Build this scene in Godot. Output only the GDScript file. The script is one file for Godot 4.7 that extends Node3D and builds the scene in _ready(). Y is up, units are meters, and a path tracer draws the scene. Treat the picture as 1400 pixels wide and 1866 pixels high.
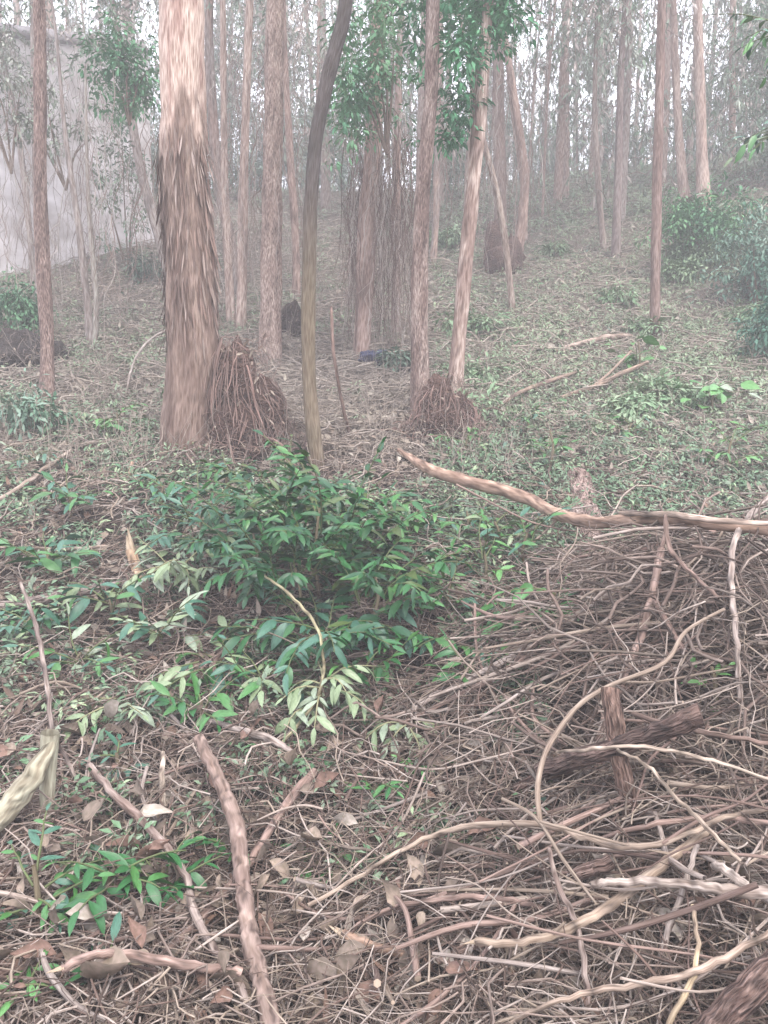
extends Node3D

const F := 1464.0                       # focal length of the photograph's lens, in units of its own pixels
const EYE := Vector3(0, 1.5, 0)
const PITCH := -8.0

var rng := RandomNumberGenerator.new()
var n_low := FastNoiseLite.new()
var n_mid := FastNoiseLite.new()
var n_bark := FastNoiseLite.new()
var table := PackedFloat32Array()
var bumps := []
var used := {}
var M := {}
var look := Basis()


# ------------------------------------------------------------------ mesh collecting
class Mb:
	var v := PackedVector3Array()
	var n := PackedVector3Array()
	var c := PackedColorArray()
	var uv := PackedVector2Array()
	var ix := PackedInt32Array()

	func add(p: Vector3, nn: Vector3, col: Color, u := Vector2.ZERO) -> int:
		v.push_back(p); n.push_back(nn); c.push_back(col); uv.push_back(u)
		return v.size() - 1

	func tri(a: int, b: int, d: int) -> void:
		ix.push_back(a); ix.push_back(b); ix.push_back(d)

	func smooth() -> void:
		for i in n.size():
			n[i] = Vector3.ZERO
		for i in range(0, ix.size(), 3):
			var f := (v[ix[i + 2]] - v[ix[i]]).cross(v[ix[i + 1]] - v[ix[i]])
			for k in 3:
				n[ix[i + k]] += f
		for i in n.size():
			n[i] = n[i].normalized() if n[i].length_squared() > 1e-16 else Vector3.UP

	func mesh(mat: Material) -> ArrayMesh:
		var a := []
		a.resize(Mesh.ARRAY_MAX)
		a[Mesh.ARRAY_VERTEX] = v
		a[Mesh.ARRAY_NORMAL] = n
		a[Mesh.ARRAY_COLOR] = c
		a[Mesh.ARRAY_TEX_UV] = uv
		a[Mesh.ARRAY_INDEX] = ix
		var m := ArrayMesh.new()
		m.add_surface_from_arrays(Mesh.PRIMITIVE_TRIANGLES, a)
		if mat:
			m.surface_set_material(0, mat)
		return m


func rf(a: float, b: float) -> float:
	return rng.randf_range(a, b)


func two(ca: Color, cb: Color, freq := 1.0) -> Callable:
	return func(p: Vector3, _a: float) -> Color: return ca.lerp(cb, clampf(0.5 + 0.9 * n_mid.get_noise_3dv(p * freq), 0, 1))


# the skin of a cut branch: two tones, dark flecks, pale scrapes
func flecked(ca: Color, cb: Color, freq: float) -> Callable:
	return func(p: Vector3, _a: float) -> Color:
		var c := ca.lerp(cb, clampf(0.5 + 0.9 * n_mid.get_noise_3dv(p * freq), 0, 1))
		var f := n_mid.get_noise_3dv(p * 34.0)
		c = c.lerp(cb * 0.45, smoothstep(0.10, 0.34, f))
		return c.lerp(ca * 1.3, smoothstep(0.16, 0.4, n_mid.get_noise_3dv(p * 17.0 + Vector3(9, 3, 1))))


# bark that has come off in places: two tones in upright patches with darker flecks
func patchy(ca: Color, cb: Color) -> Callable:
	return func(p: Vector3, _a: float) -> Color:
		var k := n_mid.get_noise_3d(p.x * 9.0, p.y * 1.8, p.z * 9.0)
		var f := n_mid.get_noise_3d(p.x * 26.0 + 5.0, p.y * 7.0, p.z * 26.0)
		var c := cb.lerp(ca, smoothstep(-0.18, 0.16, k))
		return c.lerp(cb * 0.62, smoothstep(0.14, 0.4, f))


func tube(b: Mb, pts: Array, rads: Array, sides: int, shade: Callable, rough := 0.0, cap_a := Color(0, 0, 0, 0), cap_b := Color(0, 0, 0, 0)) -> void:
	var count := pts.size()
	var t: Vector3 = (pts[1] - pts[0]).normalized()
	var a := t.cross(Vector3.RIGHT if absf(t.x) < 0.8 else Vector3.UP).normalized()
	var along := 0.0
	var first := b.v.size()
	for k in count:
		var p: Vector3 = pts[k]
		if k > 0:
			along += p.distance_to(pts[k - 1])
			t = ((pts[k + 1] if k < count - 1 else p) - pts[k - 1]).normalized()
			a = (a - t * a.dot(t)).normalized()
		var bb := t.cross(a)
		var turns := maxf(1.0, roundf(TAU * rads[0] / 0.25))
		for j in sides + 1:
			var th := TAU * (j % sides) / sides
			var dir := a * cos(th) + bb * sin(th)
			var r: float = rads[k]
			if rough > 0.0:
				var q: Vector3 = p + dir * rads[k]
				r *= 1.0 + rough * n_mid.get_noise_3d(q.x * 5.0, q.y * 1.6, q.z * 5.0)
			var w := p + dir * r
			b.add(w, dir, shade.call(w, th), Vector2(float(j) / sides * turns, along / 0.25))
	for k in count - 1:
		for j in sides:
			var o := first + k * (sides + 1) + j
			var o2 := o + sides + 1
			b.tri(o, o2, o2 + 1)
			b.tri(o, o2 + 1, o + 1)
	for e in 2:
		var cc := cap_a if e == 0 else cap_b
		if cc.a == 0.0:
			continue
		var ring := first + (0 if e == 0 else (count - 1) * (sides + 1))
		var nn: Vector3 = ((pts[0] - pts[1]) if e == 0 else (pts[-1] - pts[-2])).normalized()
		var mid := b.add(pts[0] if e == 0 else pts[-1], nn, cc)
		var base := b.v.size()
		for j in sides:
			b.add(b.v[ring + j] + nn * 0.0005, nn, cc * rf(0.85, 1.0))
		for j in sides:
			if e == 0:
				b.tri(mid, base + j, base + (j + 1) % sides)
			else:
				b.tri(mid, base + (j + 1) % sides, base + j)


func spline(pts: Array, per: int) -> Array:
	var out := []
	for i in pts.size() - 1:
		var p0 = pts[maxi(i - 1, 0)]
		var p1 = pts[i]
		var p2 = pts[i + 1]
		var p3 = pts[mini(i + 2, pts.size() - 1)]
		for k in per:
			var t := float(k) / per
			out.push_back(0.5 * ((2.0 * p1) + (p2 - p0) * t + (2.0 * p0 - 5.0 * p1 + 4.0 * p2 - p3) * t * t + (3.0 * p1 - p0 - 3.0 * p2 + p3) * t * t * t))
	out.push_back(pts[-1])
	return out


# a leaf of length 1 along +z, lying in the xz plane, face up
func leaf_shape(b: Mb, xf: Transform3D, width: float, fold: float, droop: float, twist: float, rows: int, col: Color, rib: Color, blunt := 1.0, ragged := 0.06) -> void:
	var first := b.v.size()
	var q := Vector3.ZERO
	for k in rows + 1:
		var t := float(k) / rows
		var ang := droop * t
		if k > 0:
			q += Vector3(0, -sin(ang), cos(ang)) / rows
		var w := width * 0.5 * pow(sin(PI * clampf(pow(t, 0.8 * blunt) * 0.985 + 0.012, 0.0, 1.0)), 0.85)
		var side := Vector3(cos(twist * t), sin(twist * t), 0)
		var lift := Vector3(0, cos(ang), sin(ang)) * w * fold
		var s := 1.0 + ragged * sin(k * 2.1 + droop * 7.0)
		b.add(xf * (q - side * w * s + lift), Vector3.UP, col, Vector2(0, t))
		b.add(xf * q, Vector3.UP, rib, Vector2(0.5, t))
		b.add(xf * (q + side * w * s + lift), Vector3.UP, col, Vector2(1, t))
	for k in rows:
		var o := first + k * 3
		b.tri(o + 2, o + 5, o + 4); b.tri(o + 2, o + 4, o + 1)
		b.tri(o + 1, o + 4, o + 3); b.tri(o + 1, o + 3, o)


func lump(b: Mb, at: Vector3, size: Vector3, rough: float, shade: Callable, seg := 18, rows := 12, freq := 3.0) -> void:
	var first := b.v.size()
	for i in rows + 1:
		var ph := PI * i / rows
		for j in seg + 1:
			var th := TAU * (j % seg) / seg
			var d := Vector3(sin(ph) * cos(th), cos(ph), sin(ph) * sin(th))
			var p := at + d * size
			p += d * size * rough * (n_mid.get_noise_3dv(p * freq) + 0.5 * n_mid.get_noise_3dv(p * freq * 3.0))
			b.add(p, d, shade.call(p, th), Vector2(float(j) / seg * 3.0, float(i) / rows * 3.0))
	for i in rows:
		for j in seg:
			var o := first + i * (seg + 1) + j
			var o2 := o + seg + 1
			b.tri(o, o + 1, o2 + 1)
			b.tri(o, o2 + 1, o2)


# ------------------------------------------------------------------ naming
func numbered(called: String) -> String:
	used[called] = used.get(called, -1) + 1
	return called if used[called] == 0 else "%s_%03d" % [called, used[called]]


func tag(o: Node3D, label: String, category: String, group := "") -> Node3D:
	o.set_meta("label", label)
	o.set_meta("category", category)
	if group != "":
		o.set_meta("group", group)
	return o


func thing(called: String, label: String, category: String, at := Vector3.ZERO, group := "") -> Node3D:
	var o := Node3D.new()
	o.name = numbered(called)
	o.position = at
	add_child(o)
	return tag(o, label, category, group)


func put(called: String, mesh: Mesh, parent: Node = null, mat: Material = null) -> MeshInstance3D:
	var o := MeshInstance3D.new()
	o.mesh = mesh
	if mat:
		o.material_override = mat
	if parent:
		o.name = called
		parent.add_child(o, true)
	else:
		o.name = numbered(called)
		add_child(o)
	return o


func scatter(called: String, mesh: Mesh, mat: Material, xf: Array, cols: Array, parent: Node = null) -> MultiMeshInstance3D:
	var m := MultiMesh.new()
	m.transform_format = MultiMesh.TRANSFORM_3D
	m.use_colors = true
	m.mesh = mesh
	m.instance_count = xf.size()
	for i in xf.size():
		m.set_instance_transform(i, xf[i])
		m.set_instance_color(i, cols[i])
	return share(called, m, mat, parent)


func share(called: String, m: MultiMesh, mat: Material, parent: Node = null) -> MultiMeshInstance3D:
	var o := MultiMeshInstance3D.new()
	o.multimesh = m
	o.material_override = mat
	o.set_meta("kind", "stuff")
	if parent:
		o.name = called
		parent.add_child(o, true)
	else:
		o.name = numbered(called)
		add_child(o)
	return o


# ------------------------------------------------------------------ ground shape and places
func make_profile() -> void:
	var k := [[-20, -1.5], [0, -0.06], [1.9, 0.0], [2.8, 0.2], [4.2, 0.62], [5.7, 1.1], [7.3, 1.55], [9.8, 2.4], [12, 3.25], [14.6, 4.4], [18, 5.75], [22, 6.85], [26, 7.2], [40, 7.0], [120, 5.0]]
	for i in 1200:
		var s := 0.0
		for o in [-0.35, 0.0, 0.35]:
			var d: float = -20.0 + i * 0.1 + o
			for j in k.size() - 1:
				if d <= k[j + 1][0] or j == k.size() - 2:
					s += lerpf(k[j][1], k[j + 1][1], (d - k[j][0]) / (k[j + 1][0] - k[j][0]))
					break
		table.push_back(s / 3.0)


func H(x: float, z: float) -> float:
	var u := clampf((-z + 20.0) * 10.0, 0.0, 1197.0)
	var i := int(u)
	var h := lerpf(table[i], table[i + 1], u - i)
	h += 0.10 * n_low.get_noise_2d(x, z) + 0.035 * n_mid.get_noise_2d(x * 1.6, z * 1.6)
	h += 0.11 * maxf(0.0, x - 1.0) * smoothstep(9.0, 18.0, -z) * (1.0 - smoothstep(24.0, 60.0, -z))
	for b in bumps:
		var q: float = ((x - b[0]) * (x - b[0]) + (z - b[1]) * (z - b[1])) / (b[2] * b[2])
		if q < 9.0:
			h += b[3] * exp(-q)
	return h


func normal_at(x: float, z: float) -> Vector3:
	var e := 0.06
	return Vector3(H(x - e, z) - H(x + e, z), 2.0 * e, H(x, z - e) - H(x, z + e)).normalized()


func ray(px: float, py: float) -> Vector3:
	return look * Vector3((px - 700.0) / F, -(py - 933.0) / F, -1.0)


func at(px: float, py: float, d: float) -> Vector3:
	var r := ray(px, py)
	return EYE + r * (d / -r.z)


# where the line of sight through a point of the photograph meets the ground (raised by h)
func on(px: float, py: float, h := 0.0) -> Vector3:
	var r := ray(px, py)
	r /= -r.z
	var t := 1.0
	while t < 60.0:
		var p := EYE + r * t
		if p.y < H(p.x, p.z) + h:
			break
		t += 0.08
	var lo := t - 0.08
	for k in 7:
		var mid := (lo + t) * 0.5
		var p := EYE + r * mid
		if p.y < H(p.x, p.z) + h:
			t = mid
		else:
			lo = mid
	return EYE + r * t


func ground(x: float, z: float, h := 0.0) -> Vector3:
	return Vector3(x, H(x, z) + h, z)


# a random spot in the part of the hillside that the photograph could see, thinning out with distance
func spot(near: float, far: float) -> Vector2:
	var d := near * exp(rng.randf() * log(far / near))
	return Vector2(rf(-1, 1) * (0.56 * d + 0.7), -d)


func lay(x: float, z: float, h: float, size: Vector3, tilt: float) -> Transform3D:
	var up := (normal_at(x, z) + Vector3(rf(-1, 1), rf(-0.3, 0.3), rf(-1, 1)) * tilt).normalized()
	var f := Vector3(cos(rng.randf() * TAU), 0, 0)
	f = Vector3.FORWARD.rotated(Vector3.UP, rng.randf() * TAU)
	f = (f - up * f.dot(up)).normalized()
	return Transform3D(Basis(up.cross(f) * size.x, up * size.y, f * size.z), ground(x, z, h))


# ------------------------------------------------------------------ materials
func noise_tex(freq: float, low: Color, high: Color, seed_: int, w := 256, h := 256, oct := 4, kind := FastNoiseLite.TYPE_SIMPLEX_SMOOTH) -> NoiseTexture2D:
	var n := FastNoiseLite.new()
	n.seed = seed_
	n.noise_type = kind
	n.frequency = freq
	n.fractal_octaves = oct
	var g := Gradient.new()
	g.set_color(0, low)
	g.set_color(1, high)
	var t := NoiseTexture2D.new()
	t.width = w
	t.height = h
	t.seamless = true
	t.noise = n
	t.color_ramp = g
	return t


# upright fibres and cracks; wraps round sideways and, by a cross-fade, lengthwise
func bark_tex(seed_: int, across: float, length_: float, low: Color, high: Color, sharp: float) -> ImageTexture:
	var n := FastNoiseLite.new()
	n.seed = seed_
	n.frequency = 1.0
	n.fractal_octaves = 3
	var w := 256
	var h := 384
	var im := Image.create(w, h, false, Image.FORMAT_RGB8)
	var r := across / TAU
	for y in h:
		var v := float(y) / h
		var fade := smoothstep(0.8, 1.0, v)
		for x in w:
			var th := TAU * x / w
			var a := cos(th) * r
			var b := sin(th) * r
			var k := lerpf(n.get_noise_3d(a, b, v * length_), n.get_noise_3d(a, b, (v - 1.0) * length_), fade)
			var f := pow(clampf(0.5 + 0.85 * k, 0.0, 1.0), sharp)
			im.set_pixel(x, y, low.lerp(high, f))
	return ImageTexture.create_from_image(im)


func mat(called: String, tex: Texture2D, bump: Texture2D, depth: float, scale: Vector3, rough := 0.9, back := 0.0, spec := 0.35) -> StandardMaterial3D:
	var m := StandardMaterial3D.new()
	m.resource_name = called
	m.vertex_color_use_as_albedo = true
	m.roughness = rough
	m.metallic_specular = spec
	m.uv1_scale = scale
	if tex:
		m.albedo_texture = tex
	if bump:
		m.heightmap_enabled = true
		m.heightmap_texture = bump
		m.heightmap_scale = depth
	if back > 0.0:
		m.backlight_enabled = true
		m.backlight = Color(back, back, back)
	M[called] = m
	return m


func tinted(called: String, like: String, c: Color) -> StandardMaterial3D:
	var m: StandardMaterial3D = M[like].duplicate()
	m.resource_name = called
	m.albedo_color = c.linear_to_srgb()
	M[called] = m
	return m


func make_materials() -> void:
	var streak := bark_tex(3, 9.0, 7.0, Color(0.66, 0.61, 0.58), Color(1, 1, 1), 0.8)
	var streak_h := bark_tex(3, 9.0, 7.0, Color.BLACK, Color.WHITE, 1.0)
	var fibre := bark_tex(5, 18.0, 11.0, Color(0.42, 0.36, 0.34), Color(1, 1, 1), 0.7)
	var fibre_h := bark_tex(5, 18.0, 11.0, Color.BLACK, Color.WHITE, 1.0)
	var blotch := noise_tex(0.02, Color(0.7, 0.68, 0.66), Color(1, 1, 1), 7, 256, 256, 5)
	var soil := noise_tex(0.05, Color(0.5, 0.48, 0.46), Color(1, 1, 1), 9, 512, 512, 5)
	var soil_h := noise_tex(0.06, Color.BLACK, Color.WHITE, 10, 512, 512, 5)
	var plaster := noise_tex(0.012, Color(0.72, 0.70, 0.68), Color(1, 1, 1), 12, 512, 512, 6)
	var blade := noise_tex(0.03, Color(0.78, 0.8, 0.76), Color(1, 1, 1), 14, 128, 128, 3)
	mat("bark", streak, streak_h, 0.5, Vector3(1, 0.3, 1), 0.92)
	mat("rough_bark", fibre, fibre_h, 1.2, Vector3(1, 0.4, 1), 0.95)
	var skin := bark_tex(8, 9.0, 4.0, Color(0.60, 0.56, 0.53), Color(1, 1, 1), 0.6)
	var skin_h := bark_tex(8, 9.0, 4.0, Color.BLACK, Color.WHITE, 1.0)
	mat("twig", skin, skin_h, 0.08, Vector3(1, 0.6, 1), 0.85)
	mat("dead_leaf", blade, null, 0, Vector3(1, 1, 1), 0.75, 0.25)
	for k in ["bark", "rough_bark", "twig", "dead_leaf"]:
		M[k].albedo_color = Color(0.88, 0.868, 0.838).linear_to_srgb()
	mat("leaf", blade, null, 0, Vector3(1, 1, 1), 0.42, 0.18, 0.45)
	mat("far_leaf", null, null, 0, Vector3(1, 1, 1), 0.6, 0.35, 0.4)
	var s := mat("soil", soil, soil_h, 3.0, Vector3(1.4, 1.4, 1.4), 1.0)
	s.uv1_triplanar = true
	var w := mat("plaster", plaster, soil_h, 0.3, Vector3(0.4, 0.4, 0.4), 0.9)
	w.uv1_triplanar = true
	mat("cloth", blotch, null, 0, Vector3(1, 1, 1), 0.5)
	tinted("leaf_dark", "leaf", Color(0.024, 0.118, 0.030))
	tinted("leaf_deep", "leaf", Color(0.014, 0.075, 0.025))
	tinted("leaf_mid", "leaf", Color(0.06, 0.18, 0.045))
	tinted("leaf_olive", "leaf", Color(0.075, 0.115, 0.03))
	tinted("leaf_bright", "leaf", Color(0.11, 0.27, 0.075))
	tinted("leaf_teal", "leaf", Color(0.05, 0.14, 0.09))
	tinted("leaf_pale", "leaf", Color(0.22, 0.28, 0.155))
	tinted("leaf_silver", "leaf", Color(0.28, 0.33, 0.24))
	tinted("flake_pale", "twig", Color(0.42, 0.335, 0.295))
	tinted("flake_brown", "twig", Color(0.28, 0.19, 0.155))
	tinted("flake_dark", "twig", Color(0.16, 0.10, 0.08))
	tinted("dry_tan", "dead_leaf", Color(0.36, 0.27, 0.215))
	tinted("dry_pale", "dead_leaf", Color(0.46, 0.38, 0.33))
	tinted("dry_brown", "dead_leaf", Color(0.22, 0.165, 0.135))
	tinted("dry_rust", "dead_leaf", Color(0.25, 0.15, 0.12))


# ------------------------------------------------------------------ trees
var crowns := []
var axis_pts := []
var axis_r := []


func spray_mesh(leaves: int, size: float, hang: float) -> ArrayMesh:
	var b := Mb.new()
	var pts := [Vector3.ZERO, Vector3(0.12, 0.02, 0.03) * size, Vector3(0.26, -0.08 * hang, 0.0) * size, Vector3(0.36, -0.26 * hang, -0.04) * size, Vector3(0.40, -0.5 * hang, -0.02) * size]
	tube(b, pts, [0.006, 0.005, 0.004, 0.003, 0.0015], 3, two(Color(0.6, 0.5, 0.45), Color(0.5, 0.4, 0.36)))
	var path := spline(pts, 4)
	for i in leaves:
		var p: Vector3 = path[rng.randi_range(3, path.size() - 1)]
		var yaw := rng.randf() * TAU
		var bs := Basis(Vector3.UP, yaw) * Basis(Vector3.RIGHT, rf(0.3, 1.3) * hang) * Basis(Vector3.BACK, rf(-0.8, 0.8))
		leaf_shape(b, Transform3D(bs.scaled_local(Vector3.ONE * rf(0.08, 0.14) * size), p), rf(0.17, 0.27), 0.2, 0.6, 0.3, 2, Color(1, 1, 1) * rf(0.7, 1.0), Color(1, 1, 1))
	b.smooth()
	return b.mesh(null)


func make_crowns() -> void:
	var meshes := [spray_mesh(16, 1.0, 1.0), spray_mesh(22, 1.3, 1.1), spray_mesh(12, 1.1, 0.9)]
	# crown of a slim forest tree from 0 to 9 m above where it starts: loose, hanging, gaps between
	for v in 8:                                # four full ones for the trees up the slope, four thin ones for the tall trees in front
		var m := MultiMesh.new()
		m.transform_format = MultiMesh.TRANSFORM_3D
		m.use_colors = true
		m.mesh = meshes[v % 3]
		var n := 280 if v < 4 else 80
		m.instance_count = n
		var hubs := []
		for i in 26:
			var y := pow(rng.randf(), 1.6) * 9.0
			var a := rng.randf() * TAU
			var r := rf(0.1, 1.4) * (0.55 + 0.45 * sin(PI * clampf(y / 9.0 + 0.1, 0, 1)))
			hubs.push_back([Vector3(cos(a) * r, y, sin(a) * r), rf(0.3, 0.8), rng.randf()])
		for i in n:
			var h = hubs[i % hubs.size()]
			var p: Vector3 = h[0] + Vector3(rng.randfn(), rng.randfn() * 0.9, rng.randfn()) * h[1] * 0.6
			p.y = maxf(p.y, -0.6)
			var bs := Basis(Vector3.UP, rng.randf() * TAU) * Basis(Vector3.BACK, rf(-0.4, 0.4))
			m.set_instance_transform(i, Transform3D(bs * rf(0.7, 1.4), p))
			var base := Color(0.15, 0.23, 0.14).lerp(Color(0.33, 0.345, 0.29), h[2])
			if rng.randf() < 0.3:
				base = Color(0.40, 0.34, 0.30)
			m.set_instance_color(i, base * rf(0.75, 1.2))
		crowns.push_back(m)


# a tree drawn through points of the photograph, foot last
func tree(called: String, label: String, path: Array, widths: Array, height: float, ca: Color, cb: Color, o := {}) -> Node3D:
	var foot: Vector3 = on(path[-1][0], path[-1][1]) if not o.has("d") else at(path[-1][0], path[-1][1], o.d)
	var d := -foot.z
	var pts := []
	var rads := []
	for i in path.size():
		pts.push_back(at(path[i][0], path[i][1], d + o.get("lean", 0.0) * (path.size() - 1 - i) / maxf(1.0, path.size() - 1)) - foot)
		rads.push_back(widths[i] * 0.5 * d / F)
	var dir: Vector3 = (pts[0] - pts[1]).normalized()
	dir = (dir + Vector3.UP * 0.6).normalized()
	var r0: float = rads[0]
	var p: Vector3 = pts[0]
	var up_steps := 0
	while p.y < height:
		p += dir * 1.1 + Vector3(rf(-0.06, 0.06), 0, rf(-0.06, 0.06))
		pts.push_front(p)
		rads.push_front(maxf(0.008, r0 * (1.0 - 0.7 * p.y / (height + 1.5))))
		up_steps += 1
	pts.reverse()
	rads.reverse()
	pts.push_front(pts[0] + Vector3(0, -0.3, 0))
	rads.push_front(rads[0] * o.get("flare", 1.25))
	var t := thing(called, label, "tree", foot, o.get("group", ""))
	axis_pts = spline(pts, o.get("per", 5))
	axis_r = spline(rads, o.get("per", 5))
	var b := Mb.new()
	var per: int = o.get("per", 5)
	var shade: Callable = o.shade if o.has("shade") else patchy(ca, cb)
	tube(b, spline(pts, per), spline(rads, per), o.get("sides", 10), shade, o.get("rough", 0.22), Color(0, 0, 0, 0), Color(0.5, 0.42, 0.33))
	put("trunk", b.mesh(M[o.get("mat", "bark")]), t)
	# a few side limbs high up, and the crown
	if o.get("crown", true):
		for i in 4:
			var k := clampi(pts.size() - 2 - i, 1, pts.size() - 1)
			var q: Vector3 = pts[k]
			if q.y < height * 0.45:
				continue
			var a := rng.randf() * TAU
			var out := Vector3(cos(a), rf(0.5, 0.9), sin(a))
			var lb := Mb.new()
			tube(lb, [q, q + out * 0.5, q + out * 1.0 + Vector3(0, 0.2, 0), q + out * 1.5 + Vector3(0, 0.1, 0)], [rads[k] * 0.4 + 0.004, rads[k] * 0.3 + 0.004, 0.01, 0.004], 5, shade)
			put("limb", lb.mesh(M.bark), t)
		var c := share("crown", crowns[(0 if o.has("crown_from") else 4) + rng.randi() % 4], M.far_leaf, t)
		var start: float = o.get("crown_from", height - 5.0)
		c.position = Vector3(pts[-3].x * 0.8, start, pts[-3].z * 0.8)
		var s: float = (height + 0.6 - start) / 9.0
		c.basis = Basis(Vector3.UP, rng.randf() * TAU).scaled(Vector3(o.get("wide", 0.9), s, o.get("wide", 0.9)))
	t.set_meta("foot", foot)
	return t


# ------------------------------------------------------------------ sticks laid through points of the photograph (x, y, height above ground)
func branch(called: String, label: String, category: String, path: Array, widths: Array, ca: Color, cb: Color, o := {}) -> Node3D:
	var pts := []
	var rads := []
	for i in path.size():
		var p := on(path[i][0], path[i][1], path[i][2])
		pts.push_back(p)
		rads.push_back(widths[mini(i, widths.size() - 1)] * 0.5 * -p.z / F * 0.98)
	var foot: Vector3 = pts[0]
	for i in pts.size():
		pts[i] -= foot
	var b := Mb.new()
	var sp := spline(pts, o.get("per", 6))
	for i in range(1, sp.size() - 1):
		sp[i] += Vector3(rf(-1, 1), rf(-1, 1), rf(-1, 1)) * o.get("wobble", 0.003)
	var none := Color(0, 0, 0, 0)
	var rr := spline(rads, o.get("per", 6))
	for i in rr.size():      # knots and swellings
		rr[i] *= 1.0 + 0.16 * maxf(0.0, n_mid.get_noise_1d(i * 2.7 + foot.x * 50.0)) - 0.06 * rng.randf()
	tube(b, sp, rr, o.get("sides", 9), flecked(ca, cb, o.get("freq", 5.0)), o.get("rough", 0.25), o.get("cap_a", none), o.get("cap_b", none))
	var m := b.mesh(M[o.get("mat", "twig")])
	if not o.has("twigs") and not o.has("broken"):
		var s := put(called, m)
		s.position = foot
		tag(s, label, category, o.get("group", ""))
		return s
	var t := thing(called, label, category, foot, o.get("group", ""))
	put("stem", m, t)
	for tw in o.get("twigs", []):
		var tp := []
		var tr := []
		for q in tw[0]:
			tp.push_back(on(q[0], q[1], q[2]) - foot)
		for i in tp.size():
			tr.push_back(tw[1] * 0.5 * -(tp[i] + foot).z / F * (1.0 - 0.5 * i / tp.size()))
		var tb := Mb.new()
		tube(tb, spline(tp, 5), spline(tr, 5), 7, two(ca, cb, 5.0), 0.2)
		put("side_twig", tb.mesh(M.twig), t)
	if o.has("broken"):     # splintered end: a few pale wedges of bare wood
		var e: int = 0 if o.broken == 0 else sp.size() - 1
		var p0: Vector3 = sp[e]
		var dirb: Vector3 = (p0 - sp[absi(e - 1)] if e == 0 else p0 - sp[e - 1]).normalized()
		if e == 0:
			dirb = (sp[0] - sp[1]).normalized()
		var r: float = rads[0 if e == 0 else -1]
		var sb := Mb.new()
		for i in 5:
			var off := Vector3(rf(-1, 1), rf(-1, 1), rf(-1, 1)) * r * 0.5
			tube(sb, [p0 + off * 1.1 - dirb * r, p0 + off + dirb * r * rf(0.5, 1.2), p0 + off * 0.7 + dirb * r * rf(1.8, 3.8)], [r * 0.6, r * 0.42, r * 0.06], 5, two(Color(0.66, 0.55, 0.42), Color(0.52, 0.40, 0.29), 9.0), 0.3)
		put("splintered_end", sb.mesh(M.twig), t)
	return t


# ------------------------------------------------------------------ leafy plants whose leaves can be told apart
var leaf_forms := []
var broad_forms := []


func make_leaf_forms() -> void:
	for i in 6:
		var b := Mb.new()
		leaf_shape(b, Transform3D(), rf(0.25, 0.33), rf(0.15, 0.4), rf(0.1, 0.9), rf(-0.4, 0.4), 6, Color(0.86, 0.86, 0.86), Color(1, 1, 1), 1.05)
		b.smooth()
		leaf_forms.push_back(b.mesh(null))
	for i in 4:
		var b := Mb.new()
		leaf_shape(b, Transform3D(), rf(0.5, 0.75), rf(0.1, 0.3), rf(0.2, 0.8), rf(-0.3, 0.3), 7, Color(0.86, 0.86, 0.86), Color(1, 1, 1), 0.9)
		b.smooth()
		broad_forms.push_back(b.mesh(null))


func along(dir: Vector3, up: Vector3, size: float) -> Basis:
	var f := dir.normalized()
	var u := (up - f * up.dot(f)).normalized()
	return Basis(u.cross(f), u, f) * size


# one frond: a bent stalk with leaves in pairs, each leaf a mesh of its own below the stalk
func frond(t: Node3D, from: Vector3, dir: Vector3, length: float, pairs: int, leaf_len: float, mats: Array, sag: float, forms: Array, stalk: Color, called := "frond") -> void:
	var pts := []
	var p := from
	var d := dir.normalized()
	for i in 6:
		pts.push_back(p)
		p += d * length / 5.0
		d = (d + Vector3(rf(-0.16, 0.16), -sag * rf(0.05, 0.35), rf(-0.16, 0.16))).normalized()
	var b := Mb.new()
	tube(b, pts, [0.0042, 0.0038, 0.0034, 0.003, 0.0025, 0.0018], 5, two(stalk, stalk * 0.8))
	var s := put(called, b.mesh(M.twig), t)
	var path := spline(pts, 6)
	var n := path.size()
	for i in pairs * 2 + 1:
		if rng.randf() < 0.07:
			continue
		var u := 0.18 + 0.82 * float(i / 2) / pairs
		var k := clampi(int(u * (n - 1)), 1, n - 1)
		var tan_: Vector3 = (path[k] - path[k - 1]).normalized()
		var side := tan_.cross(Vector3.UP).normalized() * (1.0 if i % 2 == 0 else -1.0)
		var ld := tan_ if i == pairs * 2 else (tan_ * rf(0.3, 1.0) + side * rf(0.5, 1.0) + Vector3(rf(-0.2, 0.2), rf(-0.5, 0.3) - sag * 0.2, rf(-0.2, 0.2)))
		var o := put("leaf", forms[rng.randi() % forms.size()], s, M[mats[rng.randi() % mats.size()]])
		var size := leaf_len * rf(0.6, 1.2) * (0.75 + 0.5 * sin(PI * clampf(u, 0, 0.95)))
		o.transform = Transform3D(along(ld, Vector3.UP + Vector3(rf(-0.8, 0.8), 0, rf(-0.8, 0.8)), size), path[k])


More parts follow.
